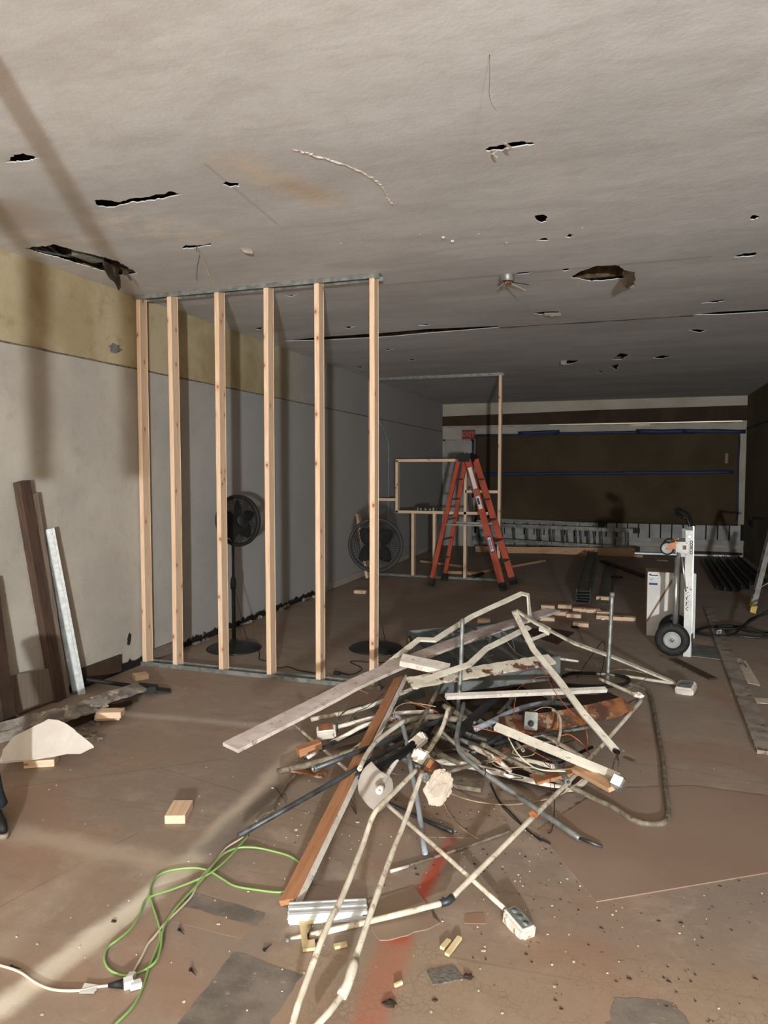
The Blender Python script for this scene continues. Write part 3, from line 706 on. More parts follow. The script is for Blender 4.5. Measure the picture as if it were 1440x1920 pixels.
aNL, aNR = tN-axn*.075, tN+axn*.045; aFL, aFR = tN-axn*.055+dpth*.26, tN+axn*.085+dpth*.26
railNL = rail(nl, aNL, w_=.055); railNR = rail(nr, aNR, w_=.085); railFL = rail(flg, aFL, w_=.055); railFR = rail(frg, aFR, w_=.085)
for k in range(1, 6):
    t_ = .02+k*.163; a = lerp(nr, aNR, t_); b = lerp(frg, aFR, t_); bm = newbm(); obox(bm, a, b, .08, .022); link('step', bm, 'old_aluminium', lad)
for k in range(1, 6):
    t_ = .02+k*.163; a = lerp(nl, aNL, t_); b = lerp(flg, aFL, t_); bm = newbm(); obox(bm, a, b, .03, .02); link('rear_brace', bm, 'old_aluminium', lad)
for a, b in ((nl, aNL), (flg, aFL)):
    q0 = lerp(a, b, .47); q1 = lerp(nr if a is nl else frg, aNR if a is nl else aFR, .47); bm = newbm(); obox(bm, q0, q1, .006, .022); link('spreader', bm, 'aluminium', lad)
bm = newbm(); c = tN+axn*.0+dpth*.13; R3 = Matrix((axn, dpth, Vector((0,0,1)))).transposed()
vs = box(bm, c+Vector((0,0,.03)), (.20,.38,.06), R3); box(bm, c+Vector((0,0,.066)), (.15,.30,.02), R3); box(bm, c+Vector((0,0,-.01)), (.15,.34,.05), R3)
for k in range(3): box(bm, c+axn*(.06*(k-1))+Vector((0,0,.08)), (.012,.05,.02), R3)
link('top_cap', bm, 'black_plastic', lad)
for a, b in ((nl,aNL),(nr,aNR),(flg,aFL),(frg,aFR)):
    d = (b-a).normalized(); bm = newbm(); obox(bm, a-d*.035, a+d*.07, .09, .04, dpth); link('foot', bm, 'rubber', lad)
def decal(t0, t1, wd, m, off=0.0, name='warning_label', lift=.016):
    d = (aNR-nr); a, b = lerp(nr, aNR, t0), lerp(nr, aNR, t1); u_ = d.normalized(); ac = (axn-u_*axn.dot(u_)).normalized(); n_ = u_.cross(ac)
    if n_.dot(CAM-a) < 0: n_ = -n_
    bm = newbm(); obox(bm, a+n_*lift+ac*off, b+n_*lift+ac*off, wd, .0015, n_); return link(name, bm, m, railNR), a, b, n_, u_, ac
decal(.76, .93, .05, 'label_white'); decal(.71, .75, .05, 'strap_brown'); decal(.60, .70, .05, 'label_white'); decal(.635, .685, .03, 'label_blue', -.005, 'printed_block', .0175)
o_, a, b, n_, u_, ac = decal(.262, .388, .050, 'label_blue', 0, 'maker_badge'); decal(.272, .378, .038, 'label_white', 0, 'badge_border', .0175)
bm = newbm(); Mx = Matrix((u_, n_.cross(u_), n_)).transposed().to_4x4(); Mx.translation = (a+b)/2+n_*.0192
text_mesh(bm, 'WERNER', .036, Mx, .0006, .001); link('badge_lettering', bm, 'label_blue', railNR)

# ================================================================== LONG LADDERS, LUMBER, STEEL ON THE FAR FLOOR
def ext_ladder(label, pl0, pl1, pb0, pb1, Y, n, m):
    t = thing('extension_ladder', label, 'ladder', tuple(P(*pb0, Y=Y)), world=True)
    T0, T1, B0, B1 = [P(*q, Y=Y) for q in (pl0, pl1, pb0, pb1)]
    for v in (B0, B1): v.z = max(v.z, .04)
    for a, b in ((T0,T1),(B0,B1)):
        bm = newbm(); obox(bm, a, b, .028, .07); r = link('side_rail', bm, m, t)
        bm = newbm(); d = (b-a).normalized(); obox(bm, b-d*.03, b+d*.09, .05, .09); link('end_cap', bm, 'black_plastic', r)
    for k in range(n):
        u_ = (k+.5)/n; bm = newbm(); tube(bm, [lerp(T0,T1,u_), lerp(B0,B1,u_)], .017, 8); link('rung', bm, m, t)
ext_ladder('aluminium extension ladder on its edge against the rear siding, front section', (884,983), (1190,995), (888,1010), (1190,1029), 13.85, 13, 'old_aluminium')
ext_ladder('aluminium ladder section lying behind the front ladder with darker rungs', (905,974), (1125,984), (905,1023), (1130,1028), 14.2, 9, 'old_aluminium')
def lumber(a, b, w_, t_, m, label, name='lumber', hint=(0,0,1), group=None, cat='lumber'):
    bm = newbm(); obox(bm, a, b, w_, t_, hint); return one(name, bm, m, label, cat, group)
lumber(P(892,1030,Y=13.45), P(1190,1036,Y=13.45)+Vector((0,0,.02)), .038, .12, 'pine_old', 'long pine board on edge in front of the rear ladders')
lumber(Vector((.9,13.62,.02)), Vector((3.9,13.6,.02)), .089, .038, 'pine_old', 'pine stud lying flat just behind the long edge-standing board')
lumber(P(1066,1037,z=.02), P(1110,1041,z=.02), .09, .038, 'pine_old', 'short pine offcut before the middle of the long rear board')
lumber(P(836,1072,z=.02), P(888,1074,z=.02), .089, .038, 'pine_old', 'pine offcut on floor framed by the orange ladder legs')
lumber(P(880,1076,z=.02), P(1020,1051,z=.02), .06, .03, 'pine_old', 'long thin pine strip lying right of the orange ladder')
lumber(P(790,1052,z=.02), P(870,1062,z=.02), .06, .03, 'pine_old', 'thin pine strip lying behind the rear frame opening')
lumber(P(888,1082,z=.03), P(905,1075,z=.03), .05, .03, 'black', 'small black tool on floor between ladder legs', 'hand_tool', cat='tool')
lumber(P(1145,1036,z=.03), P(1392,1043,z=.03), .04, .03, 'aluminium', 'long pale metal pipe along the base of rear wall', 'metal_pipe', cat='pipe')
lumber(P(1270,1034,z=.04), P(1392,1040,z=.04), .14, .05, 'dark_brown', 'dark brown board lying by the rear right corner')
lumber(P(1130,1052,z=.02), P(1212,1082,z=.02), .10, .03, 'dark_wood', 'dark plank on floor running towards the white carton')
lumber(P(1232,1050,z=.01), P(1252,1051,z=.01), .08, .02, 'strap_brown', 'small pale scrap on far floor left of the hand truck top', 'scrap', cat='scrap')
bm = newbm(); M = Matrix.Translation(P(1157,1082,z=.01)); torus(bm, .075, .006, 24, 6, M); one('cable_ring', bm, 'black', 'thin black ring of cable on floor left of the carton', 'cable')
# steel stud bundles
def cstud(bm, a, b, wd, dp, hint=(0,0,1), t=.002):
    prof = [(-wd/2,0),(wd/2,0),(wd/2,dp),(wd/2-.008,dp),(wd/2-.008,dp-t),(wd/2-t,dp-t),(wd/2-t,t),(-wd/2+t,t),(-wd/2+t,dp-t),(-wd/2+.008,dp-t),(-wd/2+.008,dp),(-wd/2,dp)]
    sweep(bm, [a, b], prof, hint=hint)
a, b = P(1093,1132,z=0), P(1112,1050,z=0); b = a+(b-a)*.98
for k in range(5):
    bm = newbm(); cstud(bm, a+Vector((random.uniform(-.01,.01), random.uniform(-.03,.03), .01+.034*k)), b+Vector((random.uniform(-.01,.01),0,.01+.034*k)), .16, .03); one('steel_stud', bm, 'old_aluminium' if k == 4 else 'steel_tray', ['bottom','second from bottom','middle','second from top','topmost'][k]+' of the stacked grey steel studs on floor behind the pine blocks', 'steel stud', 'stack of five steel studs')
bm = newbm(); off = Vector((.26,.05,0)); cstud(bm, a+off, b+off*1.1, .15, .03); one('steel_stud', bm, 'steel_tray', 'single steel stud lying flat right of the five-high stack', 'steel stud')
for k, (p0, p1) in enumerate((((1352,1108),(1318,1050)), ((1366,1110),(1326,1050)), ((1380,1108),(1336,1049)), ((1398,1106),(1352,1047)), ((1414,1098),(1366,1047)), ((1428,1092),(1378,1046)))):
    bm = newbm(); cstud(bm, P(*p0, z=.005), P(*p1, z=.005), .10, .05); one('steel_channel', bm, 'dark_conduit', ['leftmost','second from left','third from left','third from right','second from right','rightmost'][k]+' of the dark steel channels lying on far right floor', 'steel channel', 'dark steel channels at right')
# ================================================================== HAND TRUCK, CARTON, RIGHT SIDE
wc = P(1261,1198,d=6.05); WR = .138
t = thing('hand_truck', 'silver convertible hand truck standing upright with two black pneumatic tyres', 'hand truck', (P(1285,1225,d=6.1).x, P(1285,1225,d=6.1).y, 0), world=True)
ux = Vector((.95,-.10,0)).normalized(); uy = Vector((-ux.y, ux.x, 0)); uz = Vector((0,0,1)); D0 = 6.0
R3 = Matrix((ux, uy, uz)).transposed()
def tq(x, y, d=D0): return P(x, y, d=d)
wd_ = .34
for s, nm in ((0,'near'),(1,'far')):
    o = uy*(wd_*s)
    bm = newbm(); obox(bm, tq(1289,1232)+o, tq(1292,987)+o, .028, .052, ux*-1 if False else uy) if False else None
    a, b = tq(1288,1233)+o, tq(1293,992)+o
    dd = (b-a).normalized(); obox(bm, a, b, .058, .030, uy); r = link('side_rail', bm, 'truck_white' if s == 0 else 'aluminium', t)
    if s == 0:
        bm = newbm(); c = tq(1295.5,1026)-uy*.024+ux*.002; Mx = Matrix((Vector((0,0,-1)), ux, -uy)).transposed().to_4x4(); Mx = Matrix(((0,ux.x,-uy.x,c.x),(0,ux.y,-uy.y,c.y),(-1,0,0,c.z),(0,0,0,1)))
        text_mesh(bm, 'COSCO', .033, Mx, .0006, .0012); link('lettering', bm, 'black', r)
        bm = newbm()
        for k in range(16): q = lerp(a, b, .37+.013*k*.9)+ux*random.uniform(-.02,.02)-uy*.0155; box(bm, q, (random.uniform(.004,.012), .002, random.uniform(.005,.012)), R3)
        link('paint_scuff', bm, 'black', r)
    # rear tube to the axle
    bm = newbm(); tube(bm, [tq(1265,1182)+o, tq(1270,1045)+o], .020, 14); tube(bm, [tq(1268,1112)+o, tq(1272,1036)+o], .015, 12); link('support_tube', bm, 'aluminium', t)
    bm = newbm(); tube(bm, [tq(1278,1038)+o, tq(1286,1110)+o], .008, 8); link('brace', bm, 'aluminium', t)
    # corner plate and caster
    bm = newbm(); c = tq(1279,1027)+o; box(bm, c-uy*.012, (.095,.006,.10), R3); box(bm, c-uy*.012+ux*.02-uz*.06, (.055,.006,.03), R3); pl = link('corner_plate', bm, 'truck_white', t)
    bm = newbm()
    for dx, dz in ((-.035,.04),(.035,.04),(-.035,-.04),(.03,-.06)): tube(bm, [c-uy*.014+ux*dx+uz*dz, c-uy*.019+ux*dx+uz*dz], .005, 8)
    link('bolt', bm, 'steel_tray', pl)
    if s == 0: bm = newbm(); box(bm, c-uy*.0155+ux*.018+uz*.004, (.028,.001,.034), R3); link('sticker', bm, 'dirty_conduit', pl)
    cc = tq(1251,1028)+o; bm = newbm(); Mw = Matrix.Translation(cc)@R3.to_4x4()@Matrix.Rotation(math.pi/2,4,'X')
    lathe(bm, [(0,-.012),(.038,-.012),(.042,-.018),(.042,.018),(.038,.012),(0,.012)], 28, Mw); wh = link('caster_wheel', bm, 'wheel_grey', t)
    bm = newbm(); torus(bm, .043, .014, 32, 8, Mw); link('caster_tread', bm, 'rubber', wh)
    bm = newbm(); slab(bm, [cc-uy*.024-ux*.012-uz*.012, cc-uy*.024+ux*.06+uz*.0, cc-uy*.024+ux*.06+uz*.055, cc-uy*.024+ux*.02+uz*.045], uy*.004); slab(bm, [cc+uy*.02-ux*.012-uz*.012, cc+uy*.02+ux*.06, cc+uy*.02+ux*.06+uz*.055, cc+uy*.02+ux*.02+uz*.045], uy*.004)
    box(bm, cc+ux*.062+uz*.03, (.008,.05,.075), R3); tube(bm, [cc-uy*.03, cc+uy*.03], .008, 10); link('caster_fork', bm, 'copper', t)
    # road wheel
    wcn = wc+uy*(-.02 if s == 0 else wd_+.05)-uy*.02; wcn.z = WR; Mw = Matrix.Translation(wcn)@R3.to_4x4()@Matrix.Rotation(math.pi/2,4,'X')
    bm = newbm(); rr = WR
    lathe(bm, [(rr*.48,-.028),(rr*.62,-.040),(rr*.82,-.042),(rr*.95,-.030),(rr,-.012),(rr,.012),(rr*.95,.030),(rr*.82,.042),(rr*.62,.040),(rr*.48,.028),(rr*.48,-.028)], 48, Mw); ty = link('tyre', bm, 'rubber', t)
    bm = newbm(); lathe(bm, [(0,-.02),(rr*.18,-.02),(rr*.2,-.012),(rr*.38,-.012),(rr*.44,-.030),(rr*.50,-.030),(rr*.50,.030),(rr*.44,.030),(rr*.38,.012),(rr*.18,.03),(0,.03)], 40, Mw); link('wheel_rim', bm, 'wheel_grey', ty)
    bm = newbm(); lathe(bm, [(0,.034),(.016,.034),(.018,.028),(0,.028)], 16, Mw); lathe(bm, [(0,.042),(.007,.040),(.007,.034),(0,.034)], 10, Mw); link('hub_cap', bm, 'aluminium', ty)
bm = newbm(); a = P(1262,1190,d=6.05); a.z = WR; tube(bm, [a-uy*.03, a+uy*(wd_+.1)], .012, 10); link('axle', bm, 'steel_tray', t)
base = tq(1296,1233); base.z = .006
bm = newbm(); slab(bm, [base-uy*.03, base+ux*.245-uy*.05+Vector((0,0,0)), base+ux*.245+uy*(wd_+.04), base+uy*(wd_+.03)], Vector((0,0,.006))); box(bm, base+uy*.16+uz*.06, (.006,.38,.12), R3); link('toe_plate', bm, 'steel_tray', t)
for k in range(4):
    z_ = .25+.25*k; bm = newbm(); q = tq(1290,1110); q = Vector((q.x, q.y, z_)); tube(bm, [q, q+uy*wd_], .011, 10); link('crossbar', bm, 'aluminium', t)
bm = newbm(); tp = tq(1293,992)
tube(bm, [tp+uz*.0, tp+uz*.03, tp-ux*.03+uz*.10+uy*.02, tp-ux*.10+uz*.150+uy*.06, tp-ux*.125+uz*.155+uy*.17, tp-ux*.10+uz*.150+uy*(wd_-.06), tp-ux*.03+uz*.10+uy*(wd_-.02), tp+uz*.03+uy*wd_, tp+uy*wd_], .016, 12, 6)
tube(bm, [tp-ux*.035+uz*.085+uy*.02, tp-ux*.10+uz*.115+uy*.06, tp-ux*.12+uz*.118+uy*.17, tp-ux*.10+uz*.115+uy*(wd_-.06), tp-ux*.035+uz*.085+uy*(wd_-.02)], .012, 10, 6)
box(bm, tp+uz*.005, (.05,.04,.03), R3); link('handle', bm, 'black_gloss', t)
bm = newbm(); box(bm, tq(1283,1000)+uy*.03, (.035,.05,.08), R3); link('latch', bm, 'steel_tray', t)
bm = newbm(); slab(bm, [tq(1264,1098), tq(1260,1085), tq(1262,1076), tq(1268,1090), tq(1270,1112)], uy*.004); link('latch_lever', bm, 'steel_tray', t)

# carton
a, b = P(1212,1191,z=0), P(1292,1196,z=0); cx = (b-a); cx.z = 0; cw = .42; cxn = cx.normalized(); cyn = Vector((-cxn.y, cxn.x, 0)); hgt = .60
t = thing('carton', 'tall white carton with blue print standing behind the hand truck', 'box', tuple(a+cxn*cw/2+cyn*.12), world=True)
Rc = Matrix((cxn, cyn, uz)).transposed(); cc = a+cxn*cw/2+cyn*.14
bm = newbm(); box(bm, cc+uz*hgt/2, (cw,.28,hgt), Rc); bd = link('body', bm, 'carton', t)
bm = newbm(); box(bm, cc+uz*(hgt+.002), (cw-.01,.27,.004), Rc); box(bm, cc-cxn*(cw/2+.001)+uz*hgt/2, (.003,.27,hgt-.01), Rc); link('lid', bm, 'strap_brown', t)
fc = lambda u_, v_: a+cxn*(u_*cw)+uz*(v_*hgt)-cyn*.0015
bm = newbm(); box(bm, fc(.13,.95), (.07,.001,.010), Rc); box(bm, fc(.05,.965), (.02,.001,.010), Rc)
for k in range(3): box(bm, fc(.08,.905-.022*k), (.04-.008*k,.001,.003), Rc)
link('printed_text', bm, 'label_blue', bd)
bm = newbm(); box(bm, fc(.12,.815), (.075,.001,.020), Rc); link('blue_panel', bm, 'label_blue', bd)
bm = newbm(); obox(bm, fc(.0,.22), fc(.60,1.0), .018, .002, -cyn); link('strap', bm, 'strap_brown', t)

# long peeling board and flakes on the right floor
bm = newbm(); ragged(bm, P(1331,1142,z=.012), P(1440,1412,z=.012), .11, .02, seed=3, amp=.10, mids=[P(1352,1200,z=.012), P(1385,1280,z=.012)]); one('long_board', bm, 'weathered_paint', 'long narrow peeling white board lying on floor at the right edge', 'board')
for k, pl in enumerate(([(1372,1250),(1398,1238),(1424,1282),(1425,1286),(1398,1280),(1383,1262)], [(1410,1308),(1440,1310),(1440,1320),(1415,1318)], [(1376,1233),(1390,1236),(1402,1252),(1390,1250)])):
    bm = newbm(); slab(bm, [P(x, y, z=.002) for x, y in pl], (0,0,.003)); one('paint_flake', bm, 'chip', ['large torn white flake right of the long peeling board', 'small pointed white flake at right edge beside the long board', 'smallest white flake above the large flake near the long board'][k], 'flake')
bm = newbm(); obox(bm, P(1262,1236,z=.008), P(1336,1273,z=.008), .075, .012); one('thin_board', bm, 'dark_brown', 'thin dark brown strip of wood lying before the hand truck', 'board')
bm = newbm(); obox(bm, P(1239,1229,z=.006), P(1324,1274,z=.006), .010, .010); one('wood_splinter', bm, 'dirty_conduit', 'pale splinter lying along the left edge of the thin dark strip', 'splinter')
# black cables on the far right
def cable(pts, r, m, label, cat='cable', name='cable', sm=8, n=8, group=None):
    bm = newbm(); tube(bm, [Q(*p) for p in pts], r, n, sm); return one(name, bm, m, label, cat, group)
cable([(1300,1184,.02),(1330,1175,.03),(1375,1174,.05),(1400,1178,.08),(1440,1190,.03),(1480,1200,.02)], .014, 'black', 'thick black cable running right from the hand truck, uppermost of the bundle')
cable([(1300,1186,.02),(1335,1192,.02),(1372,1190,.03),(1396,1172,.08),(1440,1146,.20),(1480,1130,.3)], .011, 'black', 'black cable looping under the white tag and rising at right edge')
cable([(1345,1178,.05),(1385,1178,.06),(1410,1160,.12),(1440,1150,.18),(1480,1146,.2)], .013, 'black', 'black cable with a plug crossing above the white tag')
cable([(1385,1180,.01),(1410,1186,.01),(1440,1186,.01),(1480,1188,.01)], .007, 'black', 'thin black cable beneath the thick bundle at right edge')
cable([(1374,1190,.01),(1395,1194,.012),(1440,1196,.01),(1490,1190,.01)], .010, 'dark_conduit', 'lowest dark cable with a long connector at right edge')
bm = newbm(); a = P(1345,1176,z=.04); obox(bm, a, a+Vector((.13,.0,.01)), .04, .04); one('cable_plug', bm, 'black', 'black plug lying on the cables left of the white tag', 'plug')
bm = newbm(); slab(bm, [P(1344,1182,z=.05), P(1353,1180,z=.05), P(1352,1191,z=.01), P(1343,1193,z=.01)], (0,-.002,.001)); bm2 = None; tg = one('cable_tag', bm, 'label_white', 'small white warning tag hanging on the black cables', 'tag')
bm = newbm(); 
for k in range(3): obox(bm, P(1345.2,1184.5+2.4*k,z=.045-.011*k)+Vector((0,-.006,0)), P(1351,1183.6+2.4*k,z=.045-.011*k)+Vector((0,-.006,0)), .001, .005, (0,0,1))
link('print', bm, 'black', tg, org=tg.location)
# small aluminium stepladder at the right edge, yellow feet
ft = P(1411,1150,z=0); t = thing('folding_ladder', 'grey folding ladder with yellow feet cut by the right edge', 'ladder', tuple(ft+Vector((.25,.2,0))), world=True)
apex = P(1452,985,d=(ft-CAM).dot(fw)+.1)
for k, (p0, p1) in enumerate(((ft, apex), (ft+Vector((.55,.05,0)), apex+Vector((.02,.0,0))), (ft+Vector((.05,.40,0)), apex+Vector((0,.15,0))), (ft+Vector((.58,.42,0)), apex+Vector((.02,.15,0))))):
    bm = newbm(); obox(bm, p0+uz*.03, p1, .05, .022, uy); r = link('rail', bm, 'old_aluminium', t)
    bm = newbm(); d = (p1-p0).normalized(); obox(bm, p0+uz*.004, p0+d*.09, .058, .045, uy); link('foot', bm, 'yellow', r)
for k in range(3):
    u_ = .2+.24*k; bm = newbm(); obox(bm, lerp(ft,apex,u_), lerp(ft+Vector((.05,.40,0)),apex+Vector((0,.15,0)),u_), .05, .02); link('step', bm, 'old_aluminium', t)
bm = newbm(); tube(bm, [lerp(ft,apex,.28), lerp(ft+Vector((.55,.05,0)),apex,.5)], .008, 8); link('brace', bm, 'aluminium', t)
# dark red padded seat behind it, and the pick hanging on the wall
bm = newbm(); c = P(1452,1045,d=8.9); box(bm, c, (.06,.30,.42), Matrix.Rotation(.15,3,'Y')); bmesh.ops.bevel(bm, geom=bm.edges[:], offset=.028, segments=4, affect='EDGES')
t = thing('seat_back', 'dark red rounded chair back showing at the right edge above the folding ladder', 'chair', (c.x, c.y, 0), world=True); link('backrest', bm, 'red_plastic', t)
bm = newbm(); tube(bm, [c+Vector((0,-.1,-.15)), Vector((c.x,c.y-.12,.0))], .014, 8); tube(bm, [c+Vector((0,.1,-.15)), Vector((c.x,c.y+.12,.0))], .014, 8); link('leg', bm, 'black', t)
c = P(1412,968,Y=10.6); yw = min(c.x, W-.04)
t = thing('pickaxe', 'dark hammer-headed pick on the right wall with its handle pointing right', 'tool', tuple(c), world=True)
bm = newbm(); tube(bm, [P(1410,990,Y=10.6), P(1407,978,Y=10.6), P(1411,964,Y=10.6)], .016, 8, 5, taper=lambda q: .6+.9*math.sin(math.pi*q)); link('head', bm, 'black', t)
bm = newbm(); tube(bm, [P(1409,971,Y=10.6), P(1460,976,Y=10.3)], .017, 10); link('handle', bm, 'black', t)

# ================================================================== PINE OFFCUT BLOCKS
def block_mesh(L, w_, h, seed):
    bm = newbm(); random.seed(seed); box(bm, (0,0,h/2), (L, w_, h)); bmesh.ops.bevel(bm, geom=bm.edges[:], offset=.0018, segments=1, affect='EDGES')
    uv = bm.loops.layers.uv.active
    for f in bm.faces:
        for l in f.loops: l[uv].uv = (l.vert.co.x+seed*.37, l.vert.co.y+l.vert.co.z*1.5)
    return bm
def block(x, y, rz, label, z=0.0, L=.15, w_=.089, h=.038, seed=1, tilt=0, group='pine offcuts'):
    o = one('wood_block', block_mesh(L, w_, h, seed), 'pine', label, 'wood block', group); p = P(x, y, z=z+.0); o.location = (p.x, p.y, z+.0005); o.rotation_euler = (tilt, 0, rz); return o
block(204,1347,.45,'pine offcut, lower of two stacked beside the plaster rubble', seed=2, L=.15)
block(207,1343,.40,'pine offcut, upper of two stacked beside the plaster rubble', z=.039, seed=3, L=.15)
block(78,1433,.50,'pine offcut under the front edge of the white gypsum board', seed=4, L=.15)
block(336,1530,1.93,'pine offcut lying alone on open floor at left', seed=5, L=.15)
block(264,1273,.9,'pine offcut behind the black tool head at the wall', seed=6, L=.10)
block(676,1112,.1,'pine offcut on floor between the two fans, near the left wall', seed=7, L=.15)
block(907,1167,.2,'pine offcut behind the bent cream channel peak', seed=8, L=.13)
block(1130,1124,.05,'lone pine offcut just right of the steel studs', seed=9, L=.15)
for i, (x, y, rz, lb) in enumerate(((1027,1141,.1,'pine offcut at far left rear of the block scatter'), (1059,1140,.05,'pine offcut, second in the rear row of the scatter'), (1052,1153,.12,'pine offcut in the middle row of the scatter, left one'),
   (1076,1157,.0,'pine offcut in the middle row of the scatter, angled forward'), (1026,1163,.1,'pine offcut at the left front of the scatter'), (1089,1174,.05,'frontmost pine offcut of the scatter beside a dark scrap'),
   (1112,1148,.1,'pine offcut right of the middle row, behind others'), (1086,1146,.2,'pine offcut between rear and middle rows of the scatter'), (1132,1153,.1,'pine offcut just left of the standing conduit, rear'), (1154,1162,.0,'pine offcut immediately right of the standing conduit'), (1178,1163,.05,'rightmost pine offcut of the scatter'), (1132,1160,.05,'pine offcut with a small white stamp left of standing conduit'))):
    block(x, y, rz, lb, seed=20+i, L=.15)
bm = newbm(); box(bm, P(1131,1159,z=.02)+Vector((0,-.047,0)), (.035,.002,.018)); one('sticker', bm, 'label_white', 'tiny white stamped sticker on the offcut left of the standing conduit', 'sticker')
bm = newbm(); lump(bm, P(1078,1176,z=.012), (.04,.02,.012), 3, .5, 2); one('scrap', bm, 'black', 'small dark scrap before the frontmost pine block', 'scrap')
random.seed(11)

# ================================================================== LEFT SIDE
def lean(px0, px1, w_, t_, m, name, label, cat, x1=.02, rg=False, foot_z=0.0, seed=1):
    a = P(*px0, z=foot_z); k = P(*px1, X=x1+.03); d = (k-a); n_ = Vector((1,0,.25)); n_ = (n_-d.normalized()*n_.dot(d.normalized())).normalized()
    a = a+n_*t_/2+Vector((0,0,.0)); bm = newbm()
    if rg: ragged(bm, a, k, w_, t_, n_, seed, .10)
    else: obox(bm, a, k, w_, t_, n_)
    return a, k, n_, one(name, bm, m, label, cat)
lean((104,1312),(40,903), .085, .055, 'dark_wood', 'leaning_board', 'dark brown board leaning on left wall left of the shiny steel channel', 'board', rg=True)
lean((120,1308),(62,925), .05, .03, 'grey_wood', 'leaning_board', 'narrow grey-brown board edge leaning behind the dark brown board', 'board', rg=True, seed=5)
lean((8,1362),(-22,1085), .09, .05, 'dark_brown', 'leaning_board', 'dark brown board leaning at the far left edge', 'board', rg=True, seed=8)
a = P(152,1300,z=0); k = P(93,994,X=.05); d = (k-a).normalized(); hx = Vector((.8,-.6,.0)); n_ = (hx-d*hx.dot(d)).normalized()
t = thing('steel_channels', 'bundle of shiny steel channels leaning on left wall beside the brown board', 'steel channel', tuple(a), world=True)
for i in range(4):
    bm = newbm(); of = n_*(.010*i)
    prof = [(-.024,.0),(-.008,.0),(-.005,.005),(.005,.005),(.008,0),(.024,0),(.024,-.018),(.022,-.018),(.022,-.003),(-.022,-.003),(-.022,-.018),(-.024,-.018)]
    sweep(bm, [a+of, k+of+Vector((0,0,.005*i))], prof, hint=n_); link('channel', bm, 'bright_steel', t)
bm = newbm(); sd = d.cross(n_)*.038; obox(bm, a-sd-n_*.01, k-sd-n_*.01, .028, .024, n_); link('channel', bm, 'steel_tray', t)
# scraper lying on floor
t = thing('floor_scraper', 'long black floor scraper lying along the left wall with its head on the rubble', 'tool', tuple(P(200,1282,z=0)), world=True)
bm = newbm(); tube(bm, [P(-10,1248,z=.10), P(20,1254,z=.09), P(262,1288,z=.05)], .014, 10); link('handle', bm, 'black', t)
bm = newbm(); obox(bm, P(258,1288,z=.05), P(294,1292,z=.03), .07, .045); obox(bm, P(290,1292,z=.03), P(320,1295,z=.008), .09, .008); link('head', bm, 'black_plastic', t)
bm = newbm(); slab(bm, [P(14,1268,X=.03), P(96,1252,X=.03), P(104,1312,z=.01), P(18,1345,z=.01)], (.012,.0,.004)); one('grey_board', bm, 'grey_wood', 'dull grey-brown board propped at foot of the left wall behind the rubble', 'board')
# layered torn plaster strips
for i, (p, w_, h_, lb, m) in enumerate((
    ([(-10,1372,.03),(60,1352,.07),(130,1335,.10),(190,1312,.11),(265,1288,.10)], .10, .018, 'long grey strip of torn plaster board, topmost of the rubble at left', 'torn_grey'),
    ([(20,1368,.02),(90,1352,.05),(150,1335,.07),(195,1318,.08)], .08, .012, 'cream-edged torn plaster strip under the long grey one', 'gypsum'),
    ([(60,1350,.06),(110,1345,.08),(140,1338,.10),(180,1328,.09)], .07, .012, 'layered torn plaster strip in the middle of the rubble', 'torn_grey'),
    ([(-10,1385,.02),(30,1376,.03),(75,1358,.05)], .07, .014, 'broken grey strip at the left end of the rubble', 'torn_grey'))):
    bm = newbm(); pts = [Q(*q) for q in p]; ragged(bm, pts[0], pts[-1], w_, h_, (.2,-.5,1), i+3, .35, mids=pts[1:-1]); one('plaster_strip', bm, m, lb, 'plaster strip')
bm = newbm(); ragged(bm, P(128,1352,z=.035), P(248,1306,z=.035), .10, .05, seed=6, amp=.06); one('dark_board', bm, 'dark_brown', 'dark brown board beneath the torn plaster strips', 'board')
bm = newbm(); pts = [(0,1432),(6,1410),(26,1385),(52,1372),(92,1352),(110,1354),(128,1362),(150,1380),(165,1391),(175,1402),(150,1414),(125,1414),(95,1420),(70,1424),(48,1428),(20,1430)]
zf = lambda y: .045+.16*(1432-y)/80
slab(bm, rough_loop([P(x, y, z=zf(y)) for x, y in pts], 5, .02, .006), (0,-.004,.012)); one('gypsum_board', bm, 'gypsum', 'broken white gypsum board piece resting on a pine offcut at left', 'drywall')
bm = newbm()
for k in range(30): lump(bm, P(random.uniform(0,190), random.uniform(1335,1385), z=.008), (random.uniform(.01,.05), random.uniform(.008,.02), random.uniform(.004,.010)), k, .7, 2)
o = one('plaster_crumbs', bm, 'torn_grey', 'crumbled plaster spread under the torn strips at left', 'rubble'); o['kind'] = 'stuff'
# the person at the left edge: a trouser leg and a black shoe
sp = P(13,1572,z=0); t = thing('person', 'person at the left edge, only a dark trouser leg and black shoe showing', 'person', (sp.x-.06, sp.y, 0), world=True)
bm = newbm(); b0 = Vector((sp.x-.15, sp.y+.05, 0)); hd = Vector((.93,-.36,0)).normalized(); hs = Vector((-hd.y, hd.x, 0))
def oval(k, L, w_, z): return [b0+hd*(L*math.cos(a)*(1 if math.cos(a) > 0 else .9)+.03)+hs*(w_*math.sin(a))+Vector((0,0,z)) for a in [2*math.pi*i/24 for i in range(24)]]
def loft(bm, loops):
    rg = [[bm.verts.new(p) for p in l] for l in loops]
    for a, b in zip(rg, rg[1:]):
        for i in range(len(a)): bm.faces.new((a[i], a[(i+1) % len(a)], b[(i+1) % len(a)], b[i])).smooth = True
    bm.faces.new(rg[0][::-1]); bm.faces.new(rg[-1])
